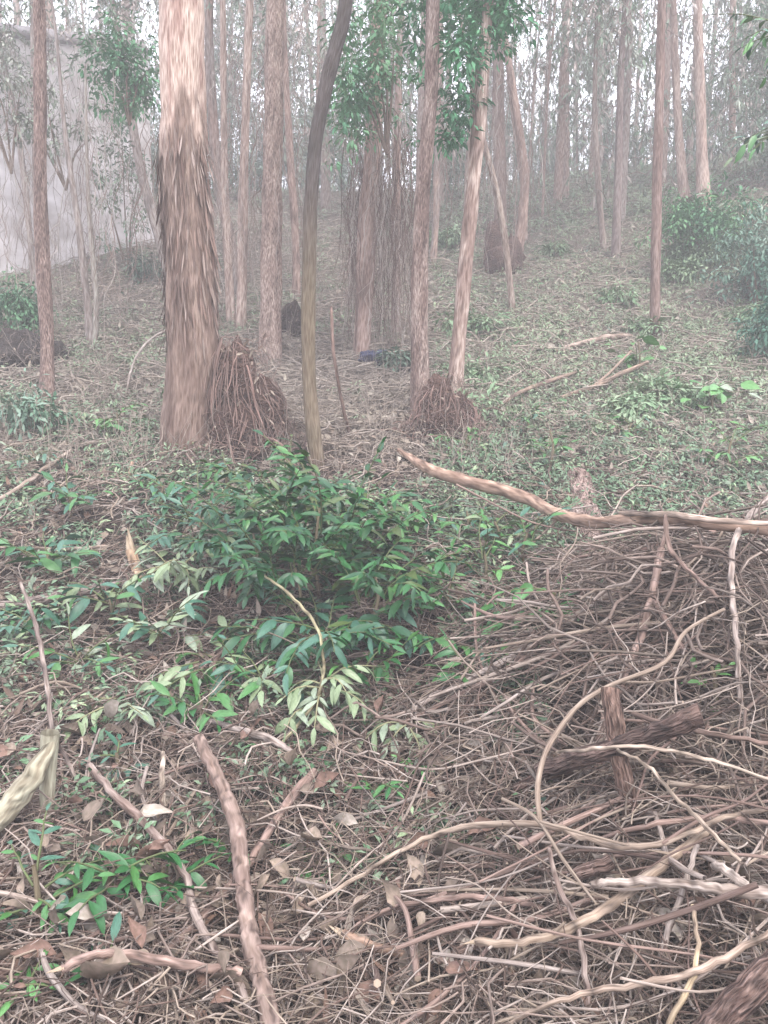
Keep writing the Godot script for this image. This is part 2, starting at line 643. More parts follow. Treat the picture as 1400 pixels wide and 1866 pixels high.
func bough(called: String, label: String, category: String, foot: Vector3, fronds: int, length: float, pairs: int, leaf_len: float, mats: Array, spread: float, rise: Vector2, sag: float, o := {}) -> Node3D:
	var t := thing(called, label, category, foot, o.get("group", ""))
	var stalk: Color = o.get("stalk", Color(0.16, 0.2, 0.09))
	var toward: Vector3 = o.get("toward", Vector3.ZERO)
	var sb := Mb.new()
	var top := Vector3(0, o.get("stem", 0.15), 0) + toward * 0.15
	tube(sb, spline([Vector3(0, -0.05, 0) - toward * 0.1, top * 0.5 + Vector3(rf(-0.03, 0.03), 0, 0), top], 4), spline([0.011, 0.009, 0.006], 4), 6, two(Color(0.2, 0.2, 0.12), Color(0.28, 0.2, 0.15)))
	put("stem", sb.mesh(M.twig), t)
	for i in fronds:
		var a := TAU * i / fronds + rf(-0.3, 0.3)
		var dir := Vector3(cos(a), 0, sin(a)) * rf(0.4, 1.0) + Vector3(0, rf(rise.x, rise.y), 0) + toward
		var start := top * rf(0.2, 1.0) + Vector3(cos(a), 0, sin(a)) * rf(0.0, spread)
		frond(t, start, dir, length * rf(0.7, 1.15), pairs, leaf_len, mats, sag, o.get("forms", leaf_forms), stalk, o.get("frond", "frond"))
	return t


# a shrub or leaf mass too far off to tell its leaves apart: a stem and one mass of small leaves
var clump_forms := []


func make_clumps() -> void:
	for v in 3:
		var b := Mb.new()
		for i in 20:
			var dir := Vector3(rng.randfn(), rng.randfn() * 0.7 + 0.3, rng.randfn()).normalized()
			var p := dir * rf(0.03, 0.13)
			leaf_shape(b, Transform3D(along(dir + Vector3(0, -0.4, 0), Vector3.UP, rf(0.05, 0.085)), p), rf(0.35, 0.5), 0.25, 0.5, 0.2, 2, Color(1, 1, 1) * rf(0.75, 1.0), Color(1, 1, 1))
		for i in 3:
			var q := Vector3(rf(-0.1, 0.1), rf(0.0, 0.12), rf(-0.1, 0.1))
			tube(b, [Vector3(0, -0.06, 0), q], [0.003, 0.0015], 3, two(Color(0.7, 0.6, 0.5), Color(0.6, 0.5, 0.4)))
		b.smooth()
		clump_forms.push_back(b.mesh(null))


func leaf_mass(t: Node3D, called: String, blobs: Array, per_m3: float, ca: Color, cb: Color, size := 1.0) -> void:
	var xf := []
	var cols := []
	for bl in blobs:
		var r: Vector3 = bl[1]
		var n := int(per_m3 * r.x * r.y * r.z * 4.2) + 6
		for i in n:
			var q := Vector3(rng.randfn(), rng.randfn(), rng.randfn()) * 0.5
			var p: Vector3 = bl[0] + q * r
			if n_mid.get_noise_3dv(p * 3.5) < -0.18:
				continue
			xf.push_back(Transform3D(Basis.from_euler(Vector3(rf(-0.5, 0.5), rng.randf() * TAU, rf(-0.5, 0.5))) * (size * rf(0.7, 1.3)), p))
			cols.push_back(ca.lerp(cb, clampf(0.5 + n_mid.get_noise_3dv(p * 1.7) + rf(-0.3, 0.3), 0, 1)))
	scatter(called, clump_forms[rng.randi() % 3], M.far_leaf, xf, cols, t)


func shrub(called: String, label: String, foot: Vector3, size: Vector3, ca: Color, cb: Color, dens := 300.0, group := "") -> Node3D:
	var t := thing(called, label, "shrub", foot, group)
	var blobs := []
	for i in 7:
		blobs.push_back([Vector3(rf(-0.6, 0.6) * size.x, rf(0.25, 0.85) * size.y, rf(-0.6, 0.6) * size.z), size * rf(0.3, 0.5)])
	var sb := Mb.new()
	for i in 5:
		var bl = blobs[i]
		tube(sb, spline([Vector3(0, -0.1, 0), bl[0] * 0.5 + Vector3(rf(-0.05, 0.05), 0.05, 0), bl[0]], 3), spline([0.014, 0.01, 0.004], 3), 5, two(Color(0.26, 0.2, 0.16), Color(0.2, 0.15, 0.12)))
	put("stem", sb.mesh(M.twig), t)
	leaf_mass(t, "foliage", blobs, dens, ca, cb)
	return t


# ------------------------------------------------------------------ the scene
func _ready() -> void:
	rng.seed = 20240611
	n_low.seed = 11
	n_low.frequency = 0.35
	n_mid.seed = 23
	n_mid.frequency = 0.9
	n_mid.fractal_octaves = 3
	look = Basis(Vector3.RIGHT, deg_to_rad(PITCH))

	var cam := Camera3D.new()
	cam.name = "camera"
	cam.fov = 65.0
	cam.far = 400.0
	cam.near = 0.05
	cam.transform = Transform3D(look, EYE)
	add_child(cam)

	var env := Environment.new()
	env.background_mode = Environment.BG_SKY
	var sm := ProceduralSkyMaterial.new()
	sm.sky_top_color = Color(0.88, 0.90, 0.97)
	sm.sky_horizon_color = Color(0.96, 0.96, 0.99)
	sm.sky_curve = 0.2
	sm.ground_bottom_color = Color(0.30, 0.28, 0.26)
	sm.ground_horizon_color = Color(0.5, 0.48, 0.47)
	sm.sun_angle_max = 1.0
	var sky := Sky.new()
	sky.sky_material = sm
	env.sky = sky
	env.background_energy_multiplier = 1.25
	env.tonemap_mode = Environment.TONE_MAPPER_LINEAR
	env.tonemap_exposure = 4.45
	env.fog_enabled = true
	env.fog_density = 0.014
	env.fog_light_color = Color(0.95, 0.94, 0.94)
	env.sdfgi_enabled = true
	env.ssao_enabled = true
	env.ssil_enabled = true
	var we := WorldEnvironment.new()
	we.name = "world"
	we.environment = env
	add_child(we)

	var sun := DirectionalLight3D.new()
	sun.name = "sun"
	sun.light_energy = 0.42
	sun.light_color = Color(1.0, 0.975, 0.96)
	sun.light_angular_distance = 25.0
	sun.shadow_enabled = true
	sun.rotation_degrees = Vector3(-62, 30, 0)
	add_child(sun)

	bumps = [[1.35, -3.0, 0.7, 0.32], [-0.95, -6.0, 0.5, 0.12], [0.5, -6.6, 0.5, 0.10], [-5.6, -9.2, 0.9, 0.35], [0.75, -2.1, 0.6, 0.10], [5.5, -11.5, 1.6, 0.6], [7.5, -13.5, 2.2, 1.0]]
	make_profile()
	make_materials()
	make_leaf_forms()
	make_clumps()
	make_crowns()
	setting()
	trees()
	stumps()
	branches()
	plants()
	litter()
	small_things()


func setting() -> void:
	# the hillside as one sheet, finer where it is near
	var b := Mb.new()
	var zs := []
	var z := 14.0
	while z > -95.0:
		zs.push_back(z)
		z -= 0.09 if z > -7.0 and z < 0.5 else 0.25 if z > -26.0 and z < 3.0 else 3.0
	var xs := []
	var x := -60.0
	while x <= 60.0:
		xs.push_back(x)
		x += 0.09 if absf(x) < 4.0 else 0.35 if absf(x) < 14.0 else 3.0
	for zz in zs:
		for xx in xs:
			var dd := clampf(0.5 + 0.8 * n_mid.get_noise_2d(xx * 0.7, zz * 0.7), 0, 1)
			b.add(Vector3(xx, H(xx, zz), zz), Vector3.UP, Color(0.05, 0.036, 0.029).lerp(Color(0.11, 0.082, 0.066), dd).lerp(Color(0.26, 0.22, 0.18), smoothstep(5.0, 7.5, -zz)))  # soil colour paler up the slope, standing in for light the crowns block
	var w := xs.size()
	for i in zs.size() - 1:
		for j in w - 1:
			var o := i * w + j
			b.tri(o, o + w, o + w + 1)
			b.tri(o, o + w + 1, o + 1)
	b.smooth()
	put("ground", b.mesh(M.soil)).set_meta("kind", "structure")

	# pale rendered wall that climbs the slope behind the trees on the left
	var t := thing("boundary_wall", "pale grey plastered wall climbing the slope behind the trees on the left", "wall", ground(-5.6, -12.0))
	var base := t.position
	var wb := Mb.new()
	var cb := Mb.new()
	var prev := []
	for i in 8:
		var s := -4.0 + i
		var px := -5.6 + 0.6 * s
		var pz := -12.0 - 0.6 * s
		var top := 6.55 + 0.16 * s
		var nrm := Vector3(0.707, 0, 0.707)
		var fr := Vector3(px, 0, pz)
		var row := [Vector3(fr.x, H(fr.x, fr.z) - 0.4, fr.z) - base, Vector3(fr.x, top, fr.z) - base]
		row.push_back(row[1] - nrm * 0.2)
		row.push_back(row[0] - nrm * 0.2)
		if prev.size():
			for k in 3:
				var dir := (row[k] - prev[k] as Vector3).cross(prev[(k + 1) % 4] - prev[k]).normalized()
				var q := [prev[k], prev[k + 1], row[k + 1], row[k]]
				var c0 := wb.v.size()
				for p in q:
					wb.add(p, -dir, Color(0.70, 0.66, 0.66))
				wb.tri(c0, c0 + 1, c0 + 2)
				wb.tri(c0, c0 + 2, c0 + 3)
		prev = row
	wb.smooth()
	put("wall_face", wb.mesh(M.plaster), t)
	var c_pts := []
	var c_r := []
	for i in 8:
		var s := -4.0 + i
		c_pts.push_back(Vector3(-5.6 + 0.6 * s - 0.07, 6.55 + 0.16 * s + 0.03, -12.0 - 0.6 * s - 0.07) - base)
		c_r.push_back(0.15)
	tube(cb, c_pts, c_r, 4, two(Color(0.36, 0.33, 0.33), Color(0.28, 0.26, 0.26)))
	put("coping", cb.mesh(M.plaster), t)


func trees() -> void:
	var tan_a := Color(0.66, 0.54, 0.48)
	var tan_b := Color(0.48, 0.375, 0.33)
	var red_a := Color(0.53, 0.40, 0.35)
	var red_b := Color(0.38, 0.28, 0.245)
	var grey_a := Color(0.48, 0.43, 0.405)
	var grey_b := Color(0.36, 0.315, 0.295)

	# the big shaggy trunk
	var big_shade := func(p: Vector3, a: float) -> Color:
		var edge := 2.02 + 0.22 * sin(a * 2.0 + 0.6) + 0.5 * n_mid.get_noise_3d(p.x * 9.0, p.y * 1.3, p.z * 9.0)
		var k := smoothstep(-0.06, 0.06, p.y - edge)
		var nn := clampf(0.5 + 1.1 * n_mid.get_noise_3d(p.x * 11.0, p.y * 1.2, p.z * 11.0), 0, 1)
		var low := Color(0.17, 0.115, 0.095).lerp(Color(0.39, 0.295, 0.25), nn)
		var high := Color(0.70, 0.56, 0.49).lerp(Color(0.48, 0.325, 0.28), smoothstep(0.45, 0.9, nn))
		return low.lerp(high, k)
	var big := tree("shaggy_tree", "thickest tree trunk, smooth pink tan above and shaggy peeling bark below", [[332, 0], [333, 150], [335, 300], [348, 500], [352, 650], [345, 815]], [74, 76, 82, 88, 92, 106], 13.0, tan_a, tan_b, {"shade": big_shade, "sides": 36, "per": 22, "rough": 0.16, "mat": "bark", "flare": 1.35})
	bark_flakes(big)

	tree("red_barked_tree", "slim reddish trunk at the far left in front of the pale wall", [[72, 0], [73, 200], [76, 400], [85, 600], [88, 735]], [20, 21, 24, 26, 28], 10.5, red_a, red_b, {"sides": 12, "per": 8, "mat": "rough_bark"})
	tree("thin_tree", "thin pale pole-like trunk just right of the shaggy trunk", [[406, 0], [408, 200], [412, 400], [422, 590]], [10, 11, 14, 18], 9.5, tan_a, tan_b)
	tree("thin_tree", "slender pinkish trunk left of the smooth tan trunk", [[456, 0], [450, 150], [444, 350], [440, 600]], [13, 14, 17, 20], 10.0, tan_a, tan_b)
	tree("smooth_tree", "tall smooth tan trunk, second thickest, right of the shaggy one", [[502, 0], [499, 200], [496, 400], [494, 550], [494, 655]], [31, 32, 35, 39, 44], 13.0, Color(0.70, 0.56, 0.49), Color(0.54, 0.415, 0.36), {"sides": 18, "per": 8, "mat": "rough_bark", "rough": 0.2})
	var dark_shade := func(p: Vector3, _a: float) -> Color:
		var nn := clampf(0.5 + n_mid.get_noise_3dv(p * 5.0), 0, 1)
		return Color(0.20, 0.165, 0.115).lerp(Color(0.27, 0.22, 0.16), nn).lerp(Color(0.085, 0.075, 0.07).lerp(Color(0.13, 0.115, 0.11), nn), smoothstep(0.9, 2.0, p.y))
	tree("curved_sapling", "dark grey curving sapling in the middle, its foot mossy brown", [[632, -10], [612, 90], [592, 165], [575, 270], [566, 400], [562, 550], [564, 700], [572, 790], [578, 845]], [24, 24, 24, 24, 24, 25, 26, 28, 30], 8.0, grey_a, grey_b, {"shade": dark_shade, "sides": 14, "per": 6, "crown_from": 5.5, "rough": 0.2, "flare": 1.9})
	tree("twin_trunk", "straight tan trunk rising from the tangled root mound right of centre", [[789, 0], [783, 200], [768, 400], [764, 580], [767, 750]], [22, 24, 28, 31, 38], 9.5, tan_a, red_b, {"sides": 14, "per": 7, "mat": "rough_bark"})
	var lean := tree("leaning_trunk", "leaning pinkish trunk with dark green leafy top, beside the root mound", [[878, 150], [866, 300], [849, 480], [836, 620], [829, 725]], [24, 25, 25, 27, 32], 3.2, tan_a, red_b, {"sides": 12, "per": 7, "crown": false})
	tree("vine_covered_tree", "tree trunk hung with dry brown vines behind the dark curved sapling", [[690, 60], [680, 250], [668, 450], [660, 650]], [26, 28, 34, 30], 9.0, red_a, red_b, {"sides": 12})
	tree("right_tree", "slim straight trunk standing alone on the green slope at right", [[1206, 0], [1201, 200], [1196, 400], [1193, 612]], [14, 16, 17, 19], 9.5, Color(0.36, 0.27, 0.24), Color(0.27, 0.19, 0.165), {"sides": 12, "per": 7})
	tree("right_pair_tree", "left trunk of the pair joined at the foot at upper right", [[1226, 0], [1232, 150], [1240, 280], [1252, 398]], [12, 13, 15, 24], 8.5, tan_a, red_a, {"crown_from": 4.2})
	tree("right_pair_tree", "right, thicker trunk of the pair joined at the foot at upper right", [[1272, 0], [1275, 150], [1279, 280], [1283, 395]], [15, 17, 18, 30], 9.0, tan_a, red_a, {"crown_from": 4.4})
	tree("stump_side_tree", "reddish trunk rising behind the dark termite mound on the slope", [[925, 100], [955, 300], [952, 400], [940, 480]], [12, 15, 18, 22], 8.0, red_a, red_b, {"crown_from": 4.0})
	tree("pale_pole", "pale bare pole leaning across the termite mound on the slope", [[880, 250], [898, 320], [918, 420], [934, 565]], [9, 11, 12, 12], 3.4, Color(0.5, 0.42, 0.37), Color(0.4, 0.32, 0.28), {"crown": false})
	tree("forked_dead_pole", "thin dead pole leaning left above the termite mound", [[925, 120], [936, 220], [950, 320], [957, 400]], [6, 7, 8, 9], 4.0, Color(0.48, 0.4, 0.36), Color(0.38, 0.3, 0.27), {"crown": false, "d": 12.6})
	tree("pale_sapling", "pale thin sapling low on the slope left of the green right-hand bush", [[1084, 180], [1088, 300], [1100, 458]], [8, 10, 12], 9.5, Color(0.42, 0.36, 0.32), Color(0.33, 0.27, 0.24), {"crown_from": 3.5})
	tree("pale_sapling", "grey sapling with blurry bark next to the pale thin sapling", [[1133, 100], [1128, 280], [1122, 470]], [11, 13, 17], 10.0, Color(0.34, 0.29, 0.27), Color(0.26, 0.21, 0.2), {"crown_from": 3.2})
	tree("white_sapling", "whitish thin sapling between the red trunk and the shaggy trunk", [[160, 330], [168, 450], [176, 560], [172, 640]], [7, 9, 10, 10], 2.6, Color(0.46, 0.44, 0.40), Color(0.36, 0.33, 0.3), {"crown": false})
	tree("grey_sapling", "dull grey thin trunk behind the whitish sapling on the left", [[120, 250], [142, 400], [158, 540], [165, 632]], [8, 11, 13, 15], 4.0, grey_a, grey_b, {"crown": false})
	tree("slanting_tree", "dark slanting trunk leaning left behind the shaggy trunk", [[235, 190], [262, 330], [290, 430], [316, 530]], [14, 16, 18, 20], 6.0, grey_a, grey_b, {"crown_from": 3.0, "wide": 0.6})
	tree("wall_side_tree", "dark thin tree at the left edge in front of the wall", [[-5, 60], [22, 180], [45, 330], [62, 520]], [8, 9, 10, 12], 6.5, grey_a, grey_b, {"crown_from": 3.0, "wide": 0.8})
	tree("wall_side_tree", "very thin dark tree touching the red trunk on its left", [[60, 0], [62, 180], [66, 380], [72, 540]], [8, 9, 10, 12], 8.0, grey_a, grey_b, {"crown_from": 3.6, "wide": 0.7})
	tree("mid_tree", "brown trunk between the smooth trunk and the curved sapling", [[520, 120], [530, 300], [538, 420], [541, 540]], [10, 13, 14, 16], 7.0, red_a, red_b, {"crown_from": 4.0, "wide": 0.7})
	tree("mid_tree", "leaning dark trunk just behind the pole-like trunk", [[382, 100], [395, 300], [420, 440], [436, 540]], [16, 18, 20, 20], 8.0, red_b, grey_b, {"crown_from": 4.2, "wide": 0.7})
	tree("mid_tree", "pale trunk just behind the leaning pinkish trunk", [[862, 150], [856, 260], [850, 400], [846, 480]], [10, 11, 12, 13], 7.0, Color(0.5, 0.44, 0.4), Color(0.38, 0.32, 0.28), {"crown_from": 4.0, "wide": 0.6})
	tree("mid_tree", "grey trunk among the dry vines left of the straight tan trunk", [[728, 100], [724, 300], [722, 480], [720, 610]], [12, 14, 15, 17], 7.5, grey_a, red_b, {"crown_from": 4.2, "wide": 0.6})
	tree("mid_tree", "trunk right of the straight tan trunk, half hidden by leaves", [[800, 50], [798, 250], [795, 380], [790, 480]], [9, 10, 12, 13], 7.5, red_a, grey_b, {"crown_from": 4.0, "wide": 0.6})
	tree("mid_tree", "thick grey trunk standing just above the termite mound", [[905, 0], [908, 150], [910, 300], [912, 420]], [18, 20, 22, 24], 9.0, Color(0.33, 0.27, 0.245), red_b, {"crown_from": 4.0, "wide": 0.8})

	# slim trees further up the slope
	var spots := []
	var tries := 0
	while spots.size() < 128 and tries < 4000:
		tries += 1
		var d := rf(13.5, 34.0)
		var q := Vector2(rf(-0.62, 0.62) * d, -d)
		if q.x < -3.0 and d < 18.6 + q.x:
			continue
		if absf(q.x / d - 0.355) < 0.012 and d > 20.0:
			continue
		var ok := true
		for s in spots:
			if s.distance_to(q) < 0.6:
				ok = false
		if ok:
			spots.push_back(q)
	spots.sort_custom(func(m: Vector2, n: Vector2) -> bool: return m.x / -m.y < n.x / -n.y)
	var bands := [[-0.43, "left of the slim red trunk"], [-0.30, "right behind the slim red trunk"], [-0.25, "just left of the shaggy trunk"], [-0.14, "between the shaggy and the smooth trunk"], [-0.09, "between the smooth trunk and curved sapling"], [0.05, "between the curved sapling and twin trunk"],
		[0.12, "behind the leaning trunk"], [0.20, "above the termite mound"], [0.31, "above the two pale saplings"], [0.345, "just left of the lone slim trunk"], [0.39, "between the lone trunk and the pair"], [9.0, "right of the pair of trunks"]]
	var ordinal := ["first", "second", "third", "fourth", "fifth", "sixth", "seventh", "eighth", "ninth", "tenth", "eleventh", "twelfth", "thirteenth", "fourteenth", "fifteenth", "sixteenth", "seventeenth", "eighteenth", "nineteenth", "twentieth", "twenty-first", "twenty-second", "twenty-third", "twenty-fourth", "twenty-fifth", "twenty-sixth"]
	var counts := [0, 0, 0, 0, 0, 0, 0, 0, 0, 0, 0, 0]
	for q in spots:
		var foot := ground(q.x, q.y)
		var hgt := rf(7.5, 12.0)
		var bd := 0
		while q.x / -q.y > bands[bd][0]:
			bd += 1
		var said := "%s slim hazy tree from the left, %s" % [ordinal[mini(counts[bd], 25)], bands[bd][1]]
		counts[bd] += 1
		var t := thing("slope_tree", said, "tree", foot, "slim trees up on the far slope")
		var b := Mb.new()
		var r := 0.022 + 0.095 * pow(rng.randf(), 1.6)
		var a := Vector3(rf(-0.5, 0.5), 0, rf(-0.4, 0.4))
		var pts := [Vector3(0, -0.3, 0), Vector3(0, 0.3, 0), Vector3(0, hgt * 0.3, 0) + a * rf(0, 0.4), Vector3(0, hgt * 0.65, 0) + a * rf(0.4, 0.9), Vector3(0, hgt, 0) + a * 1.3]
		var g := rng.randf()
		tube(b, spline(pts, 5), spline([r * 1.3, r * 1.1, r * 0.9, r * 0.65, 0.02], 5), 8, two(tan_b.lerp(grey_b, g), red_a.lerp(grey_a, g), 2.0), 0.15)
		put("trunk", b.mesh(M.bark), t)
		var c := share("crown", crowns[rng.randi() % 4 + (0 if rng.randf() < 0.3 else 4)], M.far_leaf, t)
		var start := rf(0.8, 3.0)
		c.position = Vector3(0, start, 0)
		c.basis = Basis(Vector3.UP, rng.randf() * TAU).scaled(Vector3(1.0, (hgt + 0.5 - start) / 9.0, 1.0) * Vector3(rf(0.8, 1.3), 1, rf(0.8, 1.3)))

	# green climbing leaves round the leaning trunk and the twin trunk
	var foot: Vector3 = lean.position
	var blobs := []
	for k in [[860, 40, 0.34, 0.26], [830, 110, 0.3, 0.2], [900, 60, 0.25, 0.2], [845, 190, 0.22, 0.24], [815, 240, 0.16, 0.2], [870, 0, 0.4, 0.3], [790, 60, 0.15, 0.16]]:
		blobs.push_back([at(k[0], k[1], -foot.z + rf(-0.2, 0.25)) - foot, Vector3(k[2], k[3], k[2])])
	leaf_mass(lean, "leafy_top", blobs, 300.0, Color(0.035, 0.15, 0.065), Color(0.09, 0.27, 0.12))


func bark_flakes(big: Node3D) -> void:
	var b := Mb.new()
	leaf_shape(b, Transform3D(), 0.085, 0.35, -0.18, 0.6, 5, Color(0.9, 0.9, 0.9), Color(1, 1, 1), 1.2)
	b.smooth()
	var form := b.mesh(null)
	var foot: Vector3 = big.position
	var mats := ["flake_pale", "flake_brown", "flake_brown", "flake_dark", "flake_brown", "flake_dark"]
	var xf := []
	var cols := []
	for i in 760:
		var y := foot.y + (0.75 + 1.37 * pow(rng.randf(), 0.75) if i < 480 else rf(0.1, 2.3))
		var frac := (y - foot.y)
		var k := 1
		while k < axis_pts.size() - 1 and axis_pts[k].y < frac:
			k += 1
		var rad: float = axis_r[k]
		var a := rf(-0.5, PI + 0.5)
		var out := Vector3(cos(a), 0, sin(a))
		var p: Vector3 = Vector3(axis_pts[k].x, frac, axis_pts[k].z) + out * rad * rf(0.995, 1.03)
		var down := (Vector3.DOWN + out * (rf(0.0, 0.06) if i % 9 else 0.12) + Vector3(rf(-0.15, 0.15), 0, rf(-0.15, 0.15)))
		var size := rf(0.07, 0.2) if i < 480 else rf(0.03, 0.09)
		var bs := along(down, out, size)
		if i % 3 == 0 and i < 480:
			var o := put("bark_flake", form, big, M[mats[rng.randi() % 6]])
			o.transform = Transform3D(bs, p)
		else:
			xf.push_back(Transform3D(bs, p))
			cols.push_back([Color(0.38, 0.30, 0.265), Color(0.28, 0.2, 0.17), Color(0.19, 0.13, 0.11), Color(0.25, 0.18, 0.155)][rng.randi() % 4] * rf(0.8, 1.15))
	scatter("loose_bark", form, M.twig, xf, cols, big)


# a mound of old roots and dead twigs: a dark core with roots hanging over it
func root_mound(called: String, label: String, foot: Vector3, size: Vector3, roots: int, core: Color, pale: Color) -> Node3D:
	var t := thing(called, label, "tree stump", foot)
	var b := Mb.new()
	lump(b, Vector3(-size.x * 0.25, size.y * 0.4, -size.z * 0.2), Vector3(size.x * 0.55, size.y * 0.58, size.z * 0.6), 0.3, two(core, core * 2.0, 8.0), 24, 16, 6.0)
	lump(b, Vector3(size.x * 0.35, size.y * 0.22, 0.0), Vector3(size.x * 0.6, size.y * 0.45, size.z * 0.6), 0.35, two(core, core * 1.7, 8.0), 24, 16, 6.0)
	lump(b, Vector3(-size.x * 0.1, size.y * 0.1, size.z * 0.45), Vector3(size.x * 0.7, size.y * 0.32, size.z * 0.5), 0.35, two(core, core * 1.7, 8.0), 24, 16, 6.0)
	b.smooth()
	put("core", b.mesh(M.soil), t)
	for i in roots:
		var a := rng.randf() * TAU if i % 4 == 0 else rf(-0.2, PI + 0.2)
		var out := Vector3(cos(a), 0, sin(a))
		var pts := []
		var w := rf(0.0016, 0.0042) if i % 8 else rf(0.006, 0.011)
		if i % 5 < 3:        # roots and bark shreds hanging close against the core
			var top := size.y * rf(0.3, 1.02) * (0.65 + 0.35 * clampf(0.6 - out.x, 0.0, 1.0))
			var low := top * rf(0.0, 0.6)
			var side := rf(-0.35, 0.35)
			for k in 4:
				var u := k / 3.0
				var o2 := out.rotated(Vector3.UP, side * u)
				var rr := lerpf(0.62, 1.02, sqrt(u)) * rf(0.9, 1.12)
				pts.push_back(Vector3(o2.x * size.x * rr, lerpf(top, low, u) + rf(-0.02, 0.02), o2.z * size.z * rr))
		else:                # sticks and straw slumped round the foot
			var rr := rf(0.85, 2.0)
			var c := Vector3(out.x * size.x * rr, 0, out.z * size.z * rr)
			c.y = H(foot.x + c.x, foot.z + c.z) - foot.y + rf(0.01, 0.3) * size.y * clampf(1.9 - rr, 0.1, 1.0)
			var dir := (Vector3(rng.randfn(), rng.randfn() * 0.45, rng.randfn()) + (out - Vector3.UP * 0.7) * rf(0.0, 1.4)).normalized()
			var L := rf(0.06, 0.22)
			pts = [c - dir * L, c - dir * L * 0.3, c + dir * L * 0.4, c + dir * L]
			for k in 4:
				pts[k] += Vector3(rf(-1, 1), rf(-1, 1), rf(-1, 1)) * 0.018
		var rb := Mb.new()
		var tone := (pale * rf(0.35, 1.1)).lerp(Color(0.33, 0.28, 0.25), rf(0.0, 0.5))
		tube(rb, spline(pts, 4), spline([w * 0.8, w, w, w * 0.5], 4), 5, two(tone, tone * 0.65, 6.0), 0.2)
		put("root", rb.mesh(M.twig), t)
	# fine dead twigs, bark shreds and dead leaves caught in it
	var xf := []
	var cols := []
	var lf := []
	var lc := []
	for i in roots * 4:
		var a := rng.randf() * TAU
		var y := pow(rng.randf(), 1.8) * size.y
		var r := (1.0 - 0.6 * y / size.y) * rf(0.7, 1.6)
		var p := Vector3(cos(a) * size.x * r, y, sin(a) * size.z * r)
		p.y = maxf(p.y * clampf(1.5 - r, 0.05, 1.0), H(foot.x + p.x, foot.z + p.z) - foot.y + 0.01)
		if i % 3 == 0:
			lf.push_back(Transform3D(Basis.from_euler(Vector3(rf(-1.2, 1.2), rng.randf() * TAU, rf(-1, 1))) * rf(0.03, 0.075), p))
			lc.push_back([Color(0.42, 0.34, 0.29), Color(0.22, 0.15, 0.12), Color(0.3, 0.22, 0.18)][rng.randi() % 3])
		else:
			xf.push_back(Transform3D(Basis.from_euler(Vector3(rf(-1.5, 1.5), rng.randf() * TAU, 0)).scaled_local(Vector3(0.3, 0.3, rf(0.06, 0.24))), p))
			cols.push_back((pale * rf(0.3, 1.1)).lerp(Color(0.36, 0.325, 0.29), rf(0.0, 0.6)))
	scatter("caught_twigs", twig_form(), M.twig, xf, cols, t)
	scatter("caught_leaves", leaf_forms[2], M.dead_leaf, lf, lc, t)
	return t


var twig_forms := []


func twig_form() -> ArrayMesh:
	if twig_forms.is_empty():
		for v in 4:
			var b := Mb.new()
			var pts := [Vector3(0, 0, -0.5)]
			for k in 4:
				pts.push_back(Vector3(rf(-0.05, 0.05), rf(-0.03, 0.04), -0.25 + k * 0.25))
			tube(b, spline(pts, 2), spline([0.006, 0.0065, 0.006, 0.005, 0.003], 2), 4, two(Color(1, 1, 1), Color(0.7, 0.7, 0.7), 4.0))
			if v == 2:
				tube(b, [pts[2], pts[2] + Vector3(0.12, 0.04, 0.12), pts[2] + Vector3(0.2, 0.02, 0.27)], [0.004, 0.004, 0.002], 4, two(Color(1, 1, 1), Color(0.7, 0.7, 0.7), 4.0))
			twig_forms.push_back(b.mesh(null))
	return twig_forms[rng.randi() % 4]


func stumps() -> void:
	root_mound("root_mound", "knee-high mound of hanging dead roots against the shaggy trunk", on(450, 812), Vector3(0.29, 0.75, 0.25), 200, Color(0.10, 0.062, 0.05), Color(0.46, 0.30, 0.26))
	root_mound("root_mound", "tangle of pale roots at the foot of the twin trunks right of centre", on(812, 785), Vector3(0.25, 0.42, 0.22), 140, Color(0.10, 0.062, 0.05), Color(0.5, 0.325, 0.285))
	root_mound("dark_root_mound", "dark reddish termite-like mound of roots up on the slope", on(915, 492), Vector3(0.32, 0.75, 0.28), 30, Color(0.13, 0.085, 0.07), Color(0.34, 0.17, 0.14))
	root_mound("dark_root_mound", "small dark stump behind the curved sapling", on(540, 605), Vector3(0.20, 0.35, 0.2), 20, Color(0.05, 0.035, 0.03), Color(0.25, 0.18, 0.15))  # core colour darker than in the main mounds
	root_mound("dark_root_mound", "dark low mound under dry roots at the left edge, below the wall", on(52, 660), Vector3(0.42, 0.34, 0.35), 60, Color(0.05, 0.04, 0.035), Color(0.34, 0.28, 0.25))  # a mound with a dark-coloured core
	root_mound("dark_root_mound", "dark low stump at the foot of the pair of trunks at upper right", on(1264, 398), Vector3(0.3, 0.35, 0.25), 16, Color(0.07, 0.045, 0.04), Color(0.3, 0.2, 0.17))


